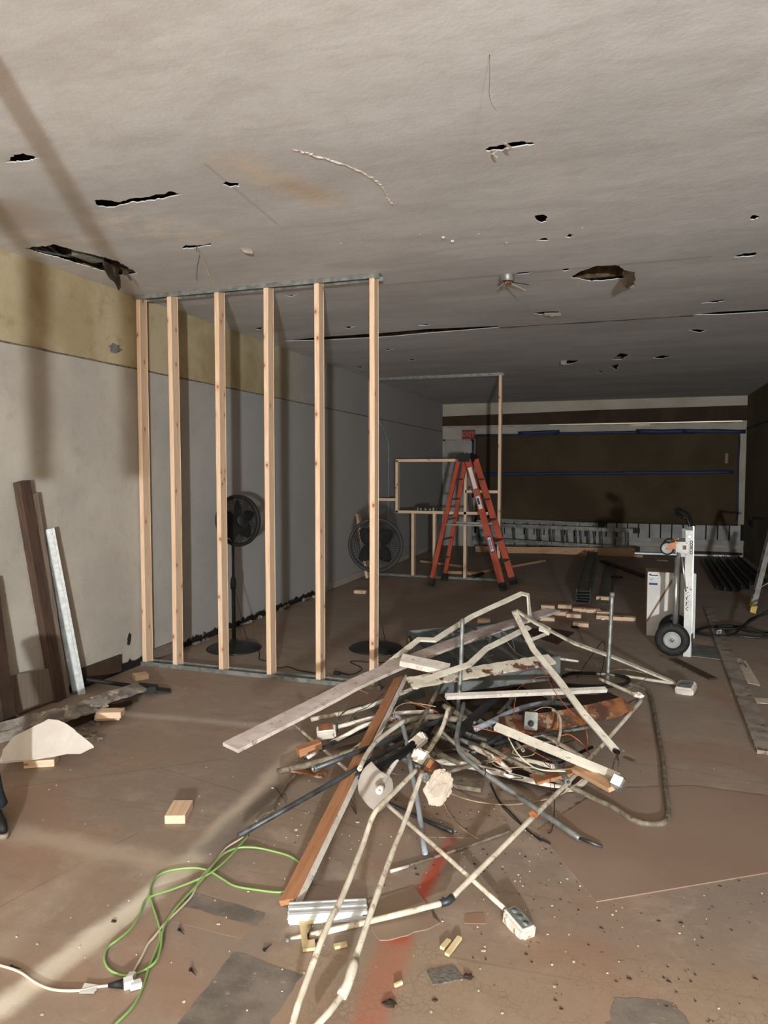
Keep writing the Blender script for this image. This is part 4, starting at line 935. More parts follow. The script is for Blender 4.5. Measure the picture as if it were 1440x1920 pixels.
def shoe_loop(z, L0, L1, w_): return [b0+hd*(L1*math.cos(a) if math.cos(a) > 0 else L0*math.cos(a))+hs*(w_*math.sin(a)*(1-.12*math.cos(a)))+Vector((0,0,z)) for a in [2*math.pi*i/24 for i in range(24)]]
loft(bm, [shoe_loop(.0,.12,.165,.047), shoe_loop(.012,.125,.17,.050), shoe_loop(.024,.123,.168,.049)]); link('sole', bm, 'grey_wood', t)
bm = newbm(); loft(bm, [shoe_loop(.024,.118,.160,.046), shoe_loop(.05,.115,.155,.045), shoe_loop(.070,.11,.125,.040), shoe_loop(.085,.10,.07,.040), shoe_loop(.12,.085,.045,.038)]); link('shoe', bm, 'black', t)
bm = newbm(); loft(bm, [[b0+Vector((0,0,z_))+hd*(-.03+r_*math.cos(q)-.30*(z_-.085))+hs*(r_*math.sin(q)) for q in [2*math.pi*i/24 for i in range(24)]] for z_, r_ in ((.085,.085),(.10,.080),(.14,.074),(.25,.070),(.38,.078),(.46,.075),(.52,.080),(.60,.088),(.62,.05))]); link('trouser_leg', bm, 'denim', t)
# ================================================================== FLOOR SCRAPS, SHEETS, CORDS
def sheet(pts, m, label, th=.003, z=.0, cat='board', name='sheet', rough=0.0):
    bm = newbm(); q = [P(x, y, z=z) for x, y in pts]
    if rough: q = rough_loop(q, len(label), .02, rough)
    slab(bm, q, (0,0,th)); return one(name, bm, m, label, cat)
def fpatch(pts, m, name, rough=.008):
    bm = newbm(); q = rough_loop([P(x, y, z=.0004) for x, y in pts], len(pts)*3.3, .03, rough); slab(bm, q, (0,0,.0006)); return struct(name, bm, m, floor)
fpatch([(352,1672),(500,1712),(482,1736),(345,1700)], 'adhesive', 'adhesive_patch')
fpatch([(438,1784),(568,1830),(500,1925),(330,1925)], 'adhesive', 'adhesive_patch')
fpatch([(1150,1870),(1260,1878),(1300,1925),(1140,1925)], 'adhesive', 'adhesive_patch', .02)
fpatch([(345,1700),(480,1737),(452,1760),(322,1728)], 'hardboard_grey', 'bare_patch', .004)
sheet([(1008,1558),(1118,1692),(1460,1634),(1480,1500),(1300,1475),(1130,1480)], 'hardboard_red', 'large reddish hardboard sheet on floor at lower right', .004, name='hardboard_sheet')
sheet([(776,1664),(796,1690),(806,1702),(812,1722),(826,1732),(800,1744),(775,1750),(765,1755),(728,1764),(712,1764),(692,1736),(690,1690)], 'hardboard_grey', 'torn piece of grey-tan fibreboard under the cream pipe elbow', .004, z=.001, name='fibreboard_piece', rough=.003)
sheet([(800,1822),(852,1813),(870,1838),(812,1848)], 'tread_plate', 'small grey ribbed tile piece on floor at bottom centre', .004, name='ribbed_tile', cat='tile', rough=.002)
sheet([(872,1715),(905,1712),(912,1732),(870,1732)], 'hardboard', 'thin tan scrap of veneer right of the fibreboard piece', .002, name='veneer_scrap', rough=.004, cat='scrap')
sheet([(985,1180),(1005,1196),(1045,1209),(1076,1187),(1040,1180)], 'dark_brown', 'dark red-brown panel scrap on floor behind the pile', .008, name='panel_scrap')
sheet([(760,1520),(900,1545),(890,1572),(800,1570)], 'hardboard_grey', 'thin grey sheet scrap on floor beneath the centre of the pile', .002, name='sheet_scrap', cat='scrap')
# steel offcuts stack
t = thing('steel_offcuts', 'shiny stack of short steel channels lying below the orange-brown board', 'steel channel', tuple(P(613,1735,z=0)), world=True)
a0, b0_ = P(540,1738,z=0), P(688,1730,z=0); dd = (b0_-a0); dd.z = 0; dn = dd.normalized(); dv = Vector((-dn.y, dn.x, 0))
for i in range(6):
    bm = newbm(); rx = random.uniform(-.006,.006); prof = [(-.038,0),(.038,0),(.038,.010),(.026,.012),(.020,.007),(.006,.007),(.002,.012),(-.010,.012),(-.016,.007),(-.028,.007),(-.032,.011),(-.038,.010)]
    o_ = dv*.045+uz*(.006*i+.001); sweep(bm, [a0+dn*rx+o_, b0_+dn*(rx+random.uniform(-.012,.012))+o_], [(x_, y_*.55) for x_, y_ in prof], hint=uz); link('channel', bm, 'bright_steel', t)
# yellow foam bracket and chips
bm = newbm(); slab(bm, [P(x, y, z=.004) for x, y in ((560,1726),(578,1724),(588,1730),(587,1738),(573,1737),(577,1768),(590,1766),(592,1782),(568,1785),(564,1755))], (0,0,.010)); one('foam_bracket', bm, 'foam_yellow', 'pale yellow c-shaped bracket lying across the cream pipe end', 'bracket')
for i, (x0, y0, x1, y1, lb) in enumerate(((627,1775,650,1770,'pale yellow stick chip just right of the bracket'),(829,1778,842,1763,'shorter of two crossed pale chips at lower centre'),(838,1790,862,1758,'longer of two crossed pale chips at lower centre'),(740,1848,754,1842,'tiny pale chip lying alone near the bottom'))):
    bm = newbm(); obox(bm, P(x0,y0,z=.008), P(x1,y1,z=.008+.004*(i == 2)), .016 if i < 3 else .008, .010); one('wood_chip', bm, 'foam_yellow', lb, 'chip')
for i, (x, y, rz, lb) in enumerate(((29,1814,.1,'black screw at the left edge above the white cord'),(340,1747,-.5,'black screw right of the crossing green cord'),(362,1823,-.5,'black screw on floor right of the white plug'),(502,1776,1.3,'black screw left of the pale yellow bracket'))):
    bm = newbm(); c = P(x, y, z=.004); dx = Vector((math.cos(rz), math.sin(rz), 0)); tube(bm, [c-dx*.018, c-dx*.014], .006, 8); tube(bm, [c-dx*.015, c+dx*.02], .003, 6, taper=lambda q: 1-.8*q*q); one('screw', bm, 'black', lb, 'screw', 'black screws on floor')
for i, (x, y, s, lb) in enumerate(((731,1881,.024,'flat dark brown blob at bottom centre'),(255,1765,.01,'skip'),(815,1875,.01,'small black crumb right of the brown blob'),(213,1727,.012,'small dark pebble on the pale dust line'),(878,1831,.02,'brown lump touching the ribbed tile'),(596,1764,.014,'dark lump beside the pale yellow bracket'))):
    if lb != 'skip': bm = newbm(); lump(bm, P(x, y, z=s*.2), (s*.8, s*.6, s*.25), i, .5, 2); one('debris_lump', bm, 'dark_brown', lb, 'debris')
# countless paint chips and crumbs
bm = newbm(); random.seed(21)
for k in range(300):
    if k < 200: x, y = random.gauss(820, 210), random.gauss(1560, 150)
    else: x, y = random.uniform(0, 1440), random.uniform(1250, 1910)
    if y < 1150 or y > 1915: continue
    c = P(x, y, z=.001); s = random.uniform(.0012,.0042)*(1.9 if random.random() < .1 else 1)
    pts = [c+Vector((s*random.uniform(.5,1.3)*math.cos(a), s*random.uniform(.5,1.3)*math.sin(a), 0)) for a in [i*2*math.pi/5 for i in range(5)]]
    slab(bm, pts, (0,0,random.uniform(.001,.003)))
o = one('paint_chips', bm, 'chip', 'pale paint chips scattered over the floor round the pile', 'paint chips'); o['kind'] = 'stuff'
bm = newbm()
for k in range(200):
    x, y = (random.gauss(880, 130), random.gauss(1540, 70)) if k < 120 else (random.uniform(880, 1440), random.uniform(1420, 1900))
    c = P(x, min(1910, max(1300, y)), z=.002); s = random.uniform(.0015,.005); lump(bm, c, (s*random.uniform(.7,2), s, s*.4), k, .5, 1)
o = one('rust_crumbs', bm, 'dark_brown', 'dark rust crumbs scattered under and right of the pile', 'rust crumbs'); o['kind'] = 'stuff'
# extension cords
def g8(l): return [(x/2.769, 1560+y/2.769) for x, y in l]
G = g8([(570,1030),(600,997),(690,905),(740,810),(775,700),(815,600),(833,540),(822,470),(790,370),(780,300),(810,235),(880,200),(1000,186),(1080,200),(1150,240),(1220,280),(1330,300),(1440,313)])+[(536,1671),(556,1668),(572,1652),(575,1632),(561,1617),(540,1604),(500,1593),(475,1589)]+g8([(1240,82),(1165,110),(1110,165),(1055,240),(1000,300),(930,375),(880,440),(845,515),(835,600),(810,670),(740,722),(650,745),(570,715),(543,660),(560,600),(610,560),(680,500),(725,430),(765,345),(900,296),(1050,236),(1130,185),(1190,130),(1245,70),(1290,15)])
pts = [P(x, y, z=.005+(.006 if 24 < i < 36 else 0)+(.006 if i > 40 else 0)) for i, (x, y) in enumerate(G)]
bm = newbm(); tube(bm, pts, .0042, 8, 5); one('extension_lead', bm, 'green_cord', 'bright green extension cord looping over the floor at lower left', 'cord')
Wc = g8([(-30,685),(0,692),(100,725),(200,790),(290,820),(420,822),(500,805),(565,797)])
t = thing('extension_lead', 'off-white extension cord ending in a black connector at lower left', 'cord', tuple(P(130,1850,z=0)), world=True)
bm = newbm(); tube(bm, [P(x, y, z=.005) for x, y in Wc], .0042, 8, 6); link('cable', bm, 'white_cord', t)
bm = newbm(); tube(bm, [P(*g8([(562,797)])[0], z=.010), P(*g8([(640,787)])[0], z=.012)], .012, 12, taper=lambda q: .45+.75*q); link('connector', bm, 'black', t)
bm = newbm(); q = g8([(440,785),(515,795),(488,838),(410,838)]); slab(bm, [P(x, y, z=.007) for x, y in q], (0,0,.001)); link('paper_tag', bm, 'label_white', t)
Wd = g8([(690,738),(700,715),(740,640),(770,580),(800,545),(860,470),(940,392),(1000,325),(1040,240),(1110,165),(1170,88),(1238,42),(1262,25)])
t = thing('plugged_cord', 'flat white cord running from its plug up under the dark conduit', 'cord', tuple(P(280,1760,z=0)), world=True)
bm = newbm(); tube(bm, [P(x, y, z=.007) for x, y in Wd], .004, 8, 6); link('cable', bm, 'white_cord', t)
bm = newbm(); obox(bm, P(*g8([(642,790)])[0], z=.014), P(*g8([(690,775)])[0], z=.014), .026, .024); obox(bm, P(*g8([(675,800)])[0], z=.014), P(*g8([(732,785)])[0], z=.010), .022, .018); obox(bm, P(*g8([(668,770)])[0], z=.014), P(*g8([(690,738)])[0], z=.010), .02, .016); link('plug', bm, 'label_white', t)

# ================================================================== THE PILE
random.seed(31)
def pp(pts, r, m, label, cat='conduit', name='conduit', sm=6, hollow=True, jit=0.0, n=12, group=None):
    bm = newbm(); q = [Q(*p) for p in pts]
    if hollow: pipe(bm, q, r, n, sm if len(q) > 2 else 0, jit)
    else: tube(bm, densify(smooth(q, sm) if len(q) > 2 else q, .05) if jit else q, r, n, 0 if jit else (sm if len(q) > 2 else 0), jit)
    return one(name, bm, m, label, cat, group)
# steel tray (open trough)
def cz(x, d, z): v = CAM+rt*x+fw*d; v.z = z; return v
A_, B_, C_, D_ = cz(.34,4.42,.30), cz(1.15,4.62,.34), cz(.92,5.60,.36), cz(.17,5.46,.32)
t = thing('steel_trough', 'long open grey steel trough lying on top of the pile', 'trough', tuple((A_+C_)/2-Vector((0,0,.17))), world=True)
dn_ = Vector((0,0,-.15))
for nm, a, b in (('front_side',A_,B_),('right_side',B_,C_),('rear_side',C_,D_),('left_side',D_,A_)):
    bm = newbm(); nn = (b-a).cross(Vector((0,0,1))).normalized(); slab(bm, [a, b, b+dn_, a+dn_], nn*-.003); obox(bm, a-nn*.012, b-nn*.012, .024, .003, (0,0,1)); link('side', bm, 'steel_tray', t)
bm = newbm(); slab(bm, [A_+dn_, B_+dn_, C_+dn_, D_+dn_], (0,0,.003)); link('bottom', bm, 'steel_tray', t)
for k in range(3):
    bm = newbm(); u_ = .25+.22*k; obox(bm, lerp(D_,C_,u_)+dn_*.15, lerp(A_,B_,u_)+dn_*.15, .03, .004); link('divider', bm, 'galvanised', t)
bm = newbm(); c = lerp(D_,A_,.12)+Vector((-.005,-.006,-.03)); obox(bm, c, c+(A_-D_).normalized()*.14, .002, .05, (0,0,1)); link('printed_label', bm, 'black', t)
bm = newbm(); c = c+(A_-D_).normalized()*.02+Vector((-.003,-.003,0)); obox(bm, c, c+(A_-D_).normalized()*.05, .002, .03, (0,0,1)); link('label_mark', bm, 'yellow', t)

def bd(p0, p1, w_, th, m, label, hint=(0,0,1), rg=None, name='board', cat='board', mids=None, seed=1):
    bm = newbm(); a, b = Q(*p0), Q(*p1)
    if rg is not None: ragged(bm, a, b, w_, th, hint, seed, rg, [Q(*m_) for m_ in (mids or [])])
    else: obox(bm, a, b, w_, th, hint)
    return one(name, bm, m, label, cat)
bd((432,1402,3.35), (1038,1144,5.75), .115, .018, 'pink_white', 'very long white painted board resting across the pile, its near end jutting left', rg=.07, mids=[(600,1317,3.78),(700,1267,4.1),(867,1200,4.85)], hint=(-.1,-.35,1), seed=2)
bd((538,1692,.02), (748,1272,4.35), .058, .02, 'orange_wood', 'orange-brown plank leaning from floor up to the pile', hint=(-.35,-.4,1), name='plank')
bm = newbm(); a, b = Q(557,1697,.012), Q(762,1268,4.35); obox(bm, a, b, .006, .026, (-.35,-.4,1)); one('paint_edge_strip', bm, 'white_paint', 'thin white-painted strip along the right edge of the orange-brown plank', 'strip')
bd((768,1281,4.1), (1035,1236,4.55), .09, .014, 'peel_paint', 'cream plank with heavily peeling paint lying across the trough front', rg=.22, hint=(0,-.6,1), seed=4)
bd((752,1237,4.25), (842,1256,4.2), .085, .035, 'white_paint', 'short white-painted wood offcut sitting on the long board', rg=.08, hint=(0,-.3,1), name='painted_offcut', seed=7)
bd((836,1306,3.9), (1136,1293,4.2), .030, .022, 'white_paint', 'straight white strip lying level before the trough', rg=.05, hint=(0,-.4,1), name='white_strip', seed=3, cat='strip')
bd((929,1362,3.55), (1160,1458,3.2), .036, .022, 'cream_clean', 'thick cream channel strip sloping down to the galvanised box', rg=.03, hint=(0,-.5,1), name='cream_strip', seed=8, cat='strip')
bd((1080,1440,3.35), (1150,1478,3.1), .05, .02, 'pine_old', 'pale wood strip under the thick cream channel', rg=.08, hint=(0,-.4,1), name='wood_strip', seed=9, cat='strip')
bd((940,1362,.20), (1176,1322,.22), .10, .03, 'rust', 'rusty orange-brown steel beam in the right of the pile', rg=.06, hint=(0,-.8,1), name='rusty_beam', mids=[(1050,1350,.2)], seed=10, cat='beam')
bd((905,1350,.10), (1150,1305,.14), .16, .02, 'dark_brown', 'dark brown board beneath the rusty beam', rg=.05, seed=12)
bd((552,1440,.04), (610,1452,.03), .08, .012, 'rust', 'rusted orange sheet end at the left of the pile', rg=.2, name='rusty_sheet', seed=13, cat='sheet')
bd((558,1410,.10), (600,1395,.12), .05, .04, 'orange_wood', 'orange-stained wood block end with nail holes at left of the pile', name='block_end', cat='wood block')
bd((850,1466,.02), (905,1474,.02), .10, .02, 'dirty_conduit', 'short brown board on floor under the middle of the pile', rg=.05, seed=15)
bd((1000,1462,.05), (1100,1440,.08), .08, .02, 'orange_wood', 'brown strip of wood behind the white pipe at right of the pile', rg=.08, seed=16)
bd((920,1440,.03), (1060,1480,.03), .14, .01, 'dark_brown', 'dark flat board on floor under the white pipe', rg=.05, seed=18)
bd((700,1330,.06), (790,1296,.12), .09, .05, 'steel_tray', 'dark grey steel channel poking out left below the peeling plank', rg=.02, seed=19, name='steel_channel', cat='steel channel')
bd((800,1340,.05), (1000,1300,.08), .30, .02, 'dark_brown', 'dark filler board added low in the back of the pile to darken it', rg=.03, seed=20)  # added dark filler, its colour stands in for shade inside the pile
bd((740,1400,.03), (900,1385,.03), .25, .015, 'dark_wood', 'dark filler sheet added under the middle of the pile to darken it', rg=.04, seed=22)  # also filler, dark to deepen the shade under the pipes
bd((620,1395,.03), (740,1365,.05), .10, .015, 'grey_wood', 'grey-brown slat under the left pipes of the pile', rg=.05, seed=23)

# cream metal raceway strips (bent channel)
def race(pts, label, w_=.036, h=.013, m='cream_clean', hint=(0,-.6,1)):
    bm = newbm(); q = [Q(*p) for p in pts]; prof = [(-w_/2,-h/2),(w_/2,-h/2),(w_/2,h/2),(w_/2-.002,h/2),(w_/2-.002,-h/2+.002),(-w_/2+.002,-h/2+.002),(-w_/2+.002,h/2),(-w_/2,h/2)]
    dq = densify(q, .12); sweep(bm, dq, [(x, -y) for x, y in prof], hint=hint, jit=.0012); return one('metal_raceway', bm, m, label, 'raceway')
race([(695,1270,4.3),(785,1199,4.6),(815,1200,4.6),(884,1156,4.9),(978,1113,5.1),(990,1116,5.1),(994,1166,5.1)], 'tallest bent cream metal raceway, arching to a peak over the trough')
race([(793,1276,4.05),(880,1246,4.2),(912,1216,4.4),(992,1176,4.7)], 'cream raceway strip lying on the peeling plank and rising right')
race([(965,1148,4.75),(1000,1218,4.4),(1051,1280,4.1),(1092,1335,3.85),(1155,1408,3.6)], 'long cream raceway falling from its peak to a black-plugged end')
race([(962,1150,4.8),(972,1147,4.82),(1001,1166,4.85),(1076,1206,5.0),(1150,1232,5.05),(1265,1280,.03)], 'bent raceway running right from the peak to the floor box', m='cream_paint')
race([(1030,1186,4.9),(985,1204,4.8)], 'short cream raceway stub with a loose bracket behind the peak', .02)
bm = newbm(); tube(bm, [Q(1152,1407,3.6), Q(1159,1411,3.57)], .012, 10); one('black_plug', bm, 'black_gloss', 'round black plug on the end of the long cream raceway', 'plug')
bm = newbm(); slab(bm, [Q(1010,1183,4.9), Q(1014,1174,4.95), Q(1033,1184,4.9), Q(1029,1192,4.85), Q(1020,1186,4.87)], (0,.01,.02)); one('white_bracket', bm, 'white_paint', 'small white metal bracket on the stub behind the peak', 'bracket')
bm = newbm(); tube(bm, [Q(1158,1412,3.55), Q(1151,1430,3.45), Q(1147,1449,3.35), Q(1162,1450,3.35), Q(1160,1430,3.45), Q(1157,1414,3.55)], .004, 6); one('strap_hanger', bm, 'dirty_conduit', 'thin triangular strap hanging between black plug and galvanised box', 'hanger')

# standing conduits
d1 = 4.2; pp([(858,1345,d1),(864,1250,d1),(867,1160,d1)], .0125, 'galvanised', 'grey conduit standing upright in the left half of the pile')
d2 = 5.0; pp([(1139,1277,d2),(1144,1190,d2),(1148,1112,d2)], .0135, 'galvanised', 'grey conduit standing upright at the right of the pile')
bm = newbm(); c = Q(1148,1114,d2); lathe(bm, [(.0135,-.02),(.017,-.02),(.017,.012),(.0135,.012)], 14, Matrix.Translation(c)); one('conduit_coupling', bm, 'galvanised', 'small coupling on top of the right-hand standing conduit', 'coupling')
# named pipes
pp([(447,1567,2.95),(670,1441,3.35),(733,1404,3.5),(790,1376,3.6)], .0118, 'dark_conduit', 'long dark grey conduit reaching lowest left over the green cord', sm=2)
pp([(590,1441,3.30),(733,1386,3.6),(850,1342,3.85)], .0125, 'dark_conduit', 'dark conduit with a ringed end above the lowest-left one', sm=2)
bm = newbm(); a, b = Q(588,1442,3.30), Q(600,1437,3.33); pipe(bm, [a, b], .0155); one('conduit_ring', bm, 'galvanised', 'bluish ring on the end of the upper dark conduit', 'coupling')
pp([(660,1461,3.3),(700,1440,3.35),(795,1385,3.55)], .0150, 'dark_conduit', 'short dark conduit with open mouth under the cream pipe', sm=2)
pp([(674,1442,3.2),(690,1410,3.35),(712,1385,3.5),(760,1350,3.7)], .011, 'cream_paint', 'cream pipe with an open end beside the orange-brown plank')
pp([(570,1420,3.7),(640,1385,3.85),(720,1350,4.0)], .0125, 'dark_conduit', 'dark grey conduit at the upper left of the pile, open end facing left', sm=2)
pp([(578,1420,3.62),(596,1409,3.7)], .009, 'white_paint', 'short white stub beside the upper-left open conduit')
pp([(520,1447,.03),(600,1428,.08),(700,1395,.14),(800,1352,.22)], .016, 'dirty_conduit', 'dirty brown conduit sticking out left over the rusted sheet')
pp([(583,1349,.12),(680,1328,.16),(772,1292,.25)], .013, 'cream_paint', 'aged cream pipe just under the long white board')
pp([(622,1366,.12),(694,1347,.18),(735,1338,.2),(812,1334,.24)], .0115, 'white_paint', 'white pipe from the rusty box running right')
pp([(622,1392,.10),(650,1378,.14),(684,1360,.18),(740,1345,.2)], .0115, 'white_paint', 'second white pipe just below the one from the rusty box')
pp([(545,1353,.14),(650,1443,3.62),(762,1540,3.05),(855,1622,2.7),(946,1704,2.49)], .0088, 'cream_paint', 'very long straight cream pipe crossing the whole pile to the floor box', sm=2)
pp([(783,1441,2.95),(738,1487,2.75),(712,1512,2.65),(697,1535,2.6),(681,1582,2.5),(642,1681,2.28),(612,1741,2.15),(567,1861,1.98),(545,1930,1.9)], .0095, 'cream_paint', 'left of two long cream pipes running to the bottom edge', jit=.0008)
pp([(792,1447,2.95),(762,1531,2.72),(728,1618,2.5),(702,1692,2.33),(662,1810,2.14),(650,1850,2.08),(622,1891,2.0),(588,1930,1.94)], .0098, 'cream_paint', 'right of two long cream pipes running to the bottom edge', jit=.0016)
bm = newbm(); q = [Q(665,1800,2.14), Q(655,1838,2.08), Q(640,1868,2.04)]; tube(bm, densify(smooth(q,3),.012), .0145, 12, 0, .0022); one('pipe_coupling', bm, 'cream_paint', 'lumpy painted coupling low on the right-hand cream pipe', 'coupling')
pp([(1205,1311,4.2),(1090,1441,3.45),(1000,1531,2.95),(950,1581,2.78),(862,1668,2.56),(841,1689,2.52),(800,1701,2.50),(699,1726,2.44),(537,1764,2.38)], .0100, 'cream_paint', 'cream pipe from the right bending at an elbow to the lower left', sm=3, jit=.0007)
bm = newbm(); tube(bm, [Q(850,1681,2.53), Q(840,1690,2.52), Q(826,1694,2.51)], .0135, 12); one('elbow_collar', bm, 'dark_conduit', 'dark collar at the elbow of the bent cream pipe', 'coupling')
bm = newbm(); tube(bm, [Q(543,1763,2.375), Q(535,1765,2.37)], .0112, 12); one('end_collar', bm, 'steel_tray', 'grey threaded collar on the lower left end of cream pipe', 'coupling')
bm = newbm(); lump(bm, Q(1000,1527,2.95)+Vector((0,-.012,.004)), (.018,.012,.018), 5, .6, 2); one('paint_lump', bm, 'rust', 'rusty lump on the cream pipe right of the pile', 'lump')
pp([(1205,1311,4.2),(1185,1300,4.3),(1122,1272,4.6)], .0105, 'cream_paint', 'short cream pipe joining the far elbow to the right standing conduit')
bm = newbm(); lump(bm, Q(1196,1303,4.22), (.03,.02,.018), 9, .5, 2); one('paint_crust', bm, 'white_paint', 'crusty white paint on the far elbow of the cream pipe', 'lump')
pp([(826,1427,.05),(900,1440,.05),(980,1461,.04),(1044,1477,.03),(1080,1476,.02),(1098,1462,.02)], .0165, 'white_paint', 'thick white pipe lying low with a curved right end')
pp([(870,1320,.24),(858,1370,.22),(857,1391,.20),(866,1414,.17),(905,1447,.12),(984,1502,.05),(1088,1573,.02)], .0125, 'galvanised', 'bent grey conduit curving down to the lower right floor')
pp([(1086,1571,.02),(1129,1588,.01)], .007, 'dark_conduit', 'thin dark rod sticking from the end of the bent grey conduit', hollow=False)
pp([(905,1397,.14),(984,1439,.08),(1060,1471,.04),(1108,1494,.02),(1150,1514,.014),(1185,1536,.013),(1215,1545,.013),(1243,1543,.013),(1253,1525,.013),(1248,1480,.013),(1242,1417,.013),(1232,1365,.013),(1225,1325,.013),(1218,1300,.013),(1200,1288,.013),(1165,1279,.013)], .0130, 'dirty_conduit', 'long grey conduit making a wide hooked loop on the right floor')
bm = newbm(); tube(bm, [Q(903,1396,.142), Q(912,1401,.136)], .0175, 12); one('conduit_ring', bm, 'dirty_conduit', 'brown coupling on the upper end of the long hooked conduit', 'coupling')
pp([(891,1367,.20),(925,1352,.22),(957,1336,.23),(1000,1322,.2),(1039,1318,.16),(1070,1324,.12)], .0155, 'blue_grey', 'curved blue-grey conduit arching before the rusty beam')
pp([(705,1392,.10),(735,1362,.18),(765,1351,.22),(812,1344,.24),(860,1350,.22),(892,1358,.2)], .0160, 'dirty_conduit', 'curved brown-grey conduit arching over the left half of pile')
pp([(742,1342,3.8),(751,1350,3.75),(762,1389,3.55),(770,1439,3.4),(781,1491,3.2),(797,1600,.015)], .0115, 'blue_grey', 'light blue-grey pipe dropping from the pile to the floor')
pp([(842,1326,3.75),(826,1372,3.6),(802,1410,3.45)], .011, 'cream_paint', 'chipped cream pipe slanting to the junction box in the centre', jit=.0012)
pp([(851,1328,3.85),(806,1398,3.6)], .0095, 'dirty_conduit', 'dirty pipe directly right of the chipped cream pipe')
pp([(820,1296,.3),(800,1333,.26),(768,1389,.2),(755,1420,.14)], .0110, 'dirty_conduit', 'brownish pipe slanting left through the curved conduit', hollow=False)
pp([(712,1482,3.05),(728,1450,3.2),(747,1420,3.3)], .0105, 'white_paint', 'short white pipe with a flared open end left of centre')
bm = newbm(); pipe(bm, [Q(710,1484,3.03), Q(716,1474,3.07)], .0150); one('pipe_bell', bm, 'white_paint', 'white flared fitting on the short pipe left of centre', 'coupling')
pp([(933,1306,4.05),(895,1340,3.9),(855,1378,3.7)], .0250, 'black', 'thick black pipe in the centre of the pile', 'pipe', 'black_pipe', jit=.001)
pp([(700,1445,3.2),(745,1420,3.3),(796,1378,3.45)], .0190, 'black', 'black pipe end lying left of the centre junction box', 'pipe', 'black_pipe', jit=.001)
pp([(712,1400,.1),(740,1380,.14),(800,1350,.2)], .018, 'steel_tray', 'dark grey pipe below the arching brown conduit', 'pipe', 'grey_pipe')
pp([(725,1505,.02),(790,1535,.012),(849,1560,.01)], .009, 'dark_conduit', 'dark threaded rod on floor under the crossing cream pipes', hollow=False)
pp([(732,1634,.006),(800,1612,.006),(897,1580,.008),(957,1558,.012)], .006, 'dirty_conduit', 'thin brown rod with a white end on floor below the pile', 'rod', 'rod', hollow=False)
pp([(732,1634,.007),(765,1624,.007)], .0065, 'white_paint', 'white tip of the thin brown floor rod', 'rod', 'rod', hollow=False)
pp([(555,1450,.03),(535,1478,.012),(518,1508,.01),(511,1520,.01),(492,1528,.01),(480,1540,.01)], .006, 'dirty_conduit', 'thin bent grey rod poking out under the rusted sheet', 'rod', 'rod', hollow=False)
pp([(518,1477,.03),(537,1506,.01)], .003, 'dark_brown', 'short rusty nail-like rod crossing the bent grey rod', 'rod', 'rod', hollow=False, n=6)
pp([(1060,1255,.03),(1100,1261,.03),(1181,1269,.03),(1220,1275,.03),(1268,1282,.03)], .0105, 'cream_paint', 'cream pipe lying right along floor to the small white box', jit=.001)
pp([(985,1398,.06),(1060,1375,.1),(1110,1352,.12),(1195,1312,.17)], .010, 'dirty_conduit', 'dull cream pipe behind the long bent one at right', hollow=False)
pp([(1056,1268,.03),(1075,1262,.03),(1122,1263,.03),(1165,1268,.03),(1180,1275,.03),(1165,1284,.02),(1110,1287,.02),(1060,1284,.02)], .0125, 'black', 'dark hose loop on floor right of the trough', 'hose', 'hose', hollow=False)
pp([(1030,1232,.30),(1055,1236,.28),(1084,1240,.26)], .008, 'white_paint', 'thin white rod sticking right beyond the peeling plank', 'rod', 'rod', hollow=False)
pp([(1038,1320,.18),(1033,1270,.2)], .008, 'dirty_conduit', 'short grey stub behind the grey switch plate', 'rod', 'rod', hollow=False)
# filler conduits under everything
random.seed(77); seen = set()
CW = {'dark_conduit':'dark grey','dirty_conduit':'dusty brown','steel_tray':'slate grey','black':'black','galvanised':'silvery','cream_paint':'cream'}
def where(x, y): return (('left' if x < 780 else 'left-centre' if x < 860 else 'centre' if x < 940 else 'right-centre' if x < 1010 else 'right'), ('back' if y < 1352 else 'lower back' if y < 1382 else 'middle' if y < 1410 else 'front'))
for i in range(60):
    cx_, cy_ = random.uniform(690, 1060), random.uniform(1325, 1440); an = random.choice([random.uniform(-.5,.5), random.uniform(.5,1.2), random.uniform(-1.1,-.4)]); L_ = random.uniform(60,150)
    dx, dy = L_*math.cos(an), L_*math.sin(an)*.6
    z0, z1 = random.uniform(.02,.13), random.uniform(.02,.15)
    mm = random.choice(['dark_conduit','dirty_conduit','steel_tray','black','galvanised','dirty_conduit','cream_paint']); wx, wy = where(cx_, cy_)
    if (mm, wx, wy) in seen: continue
    seen.add((mm, wx, wy))
    pp([(cx_-dx/2, cy_-dy/2, z0), (cx_+random.uniform(-8,8), cy_+random.uniform(-8,8), (z0+z1)/2+.02), (cx_+dx/2, cy_+dy/2, z1)], random.uniform(.008,.016), mm, CW[mm]+' conduit buried low at the '+wx+' '+wy+' of the pile', group='buried conduit lengths')
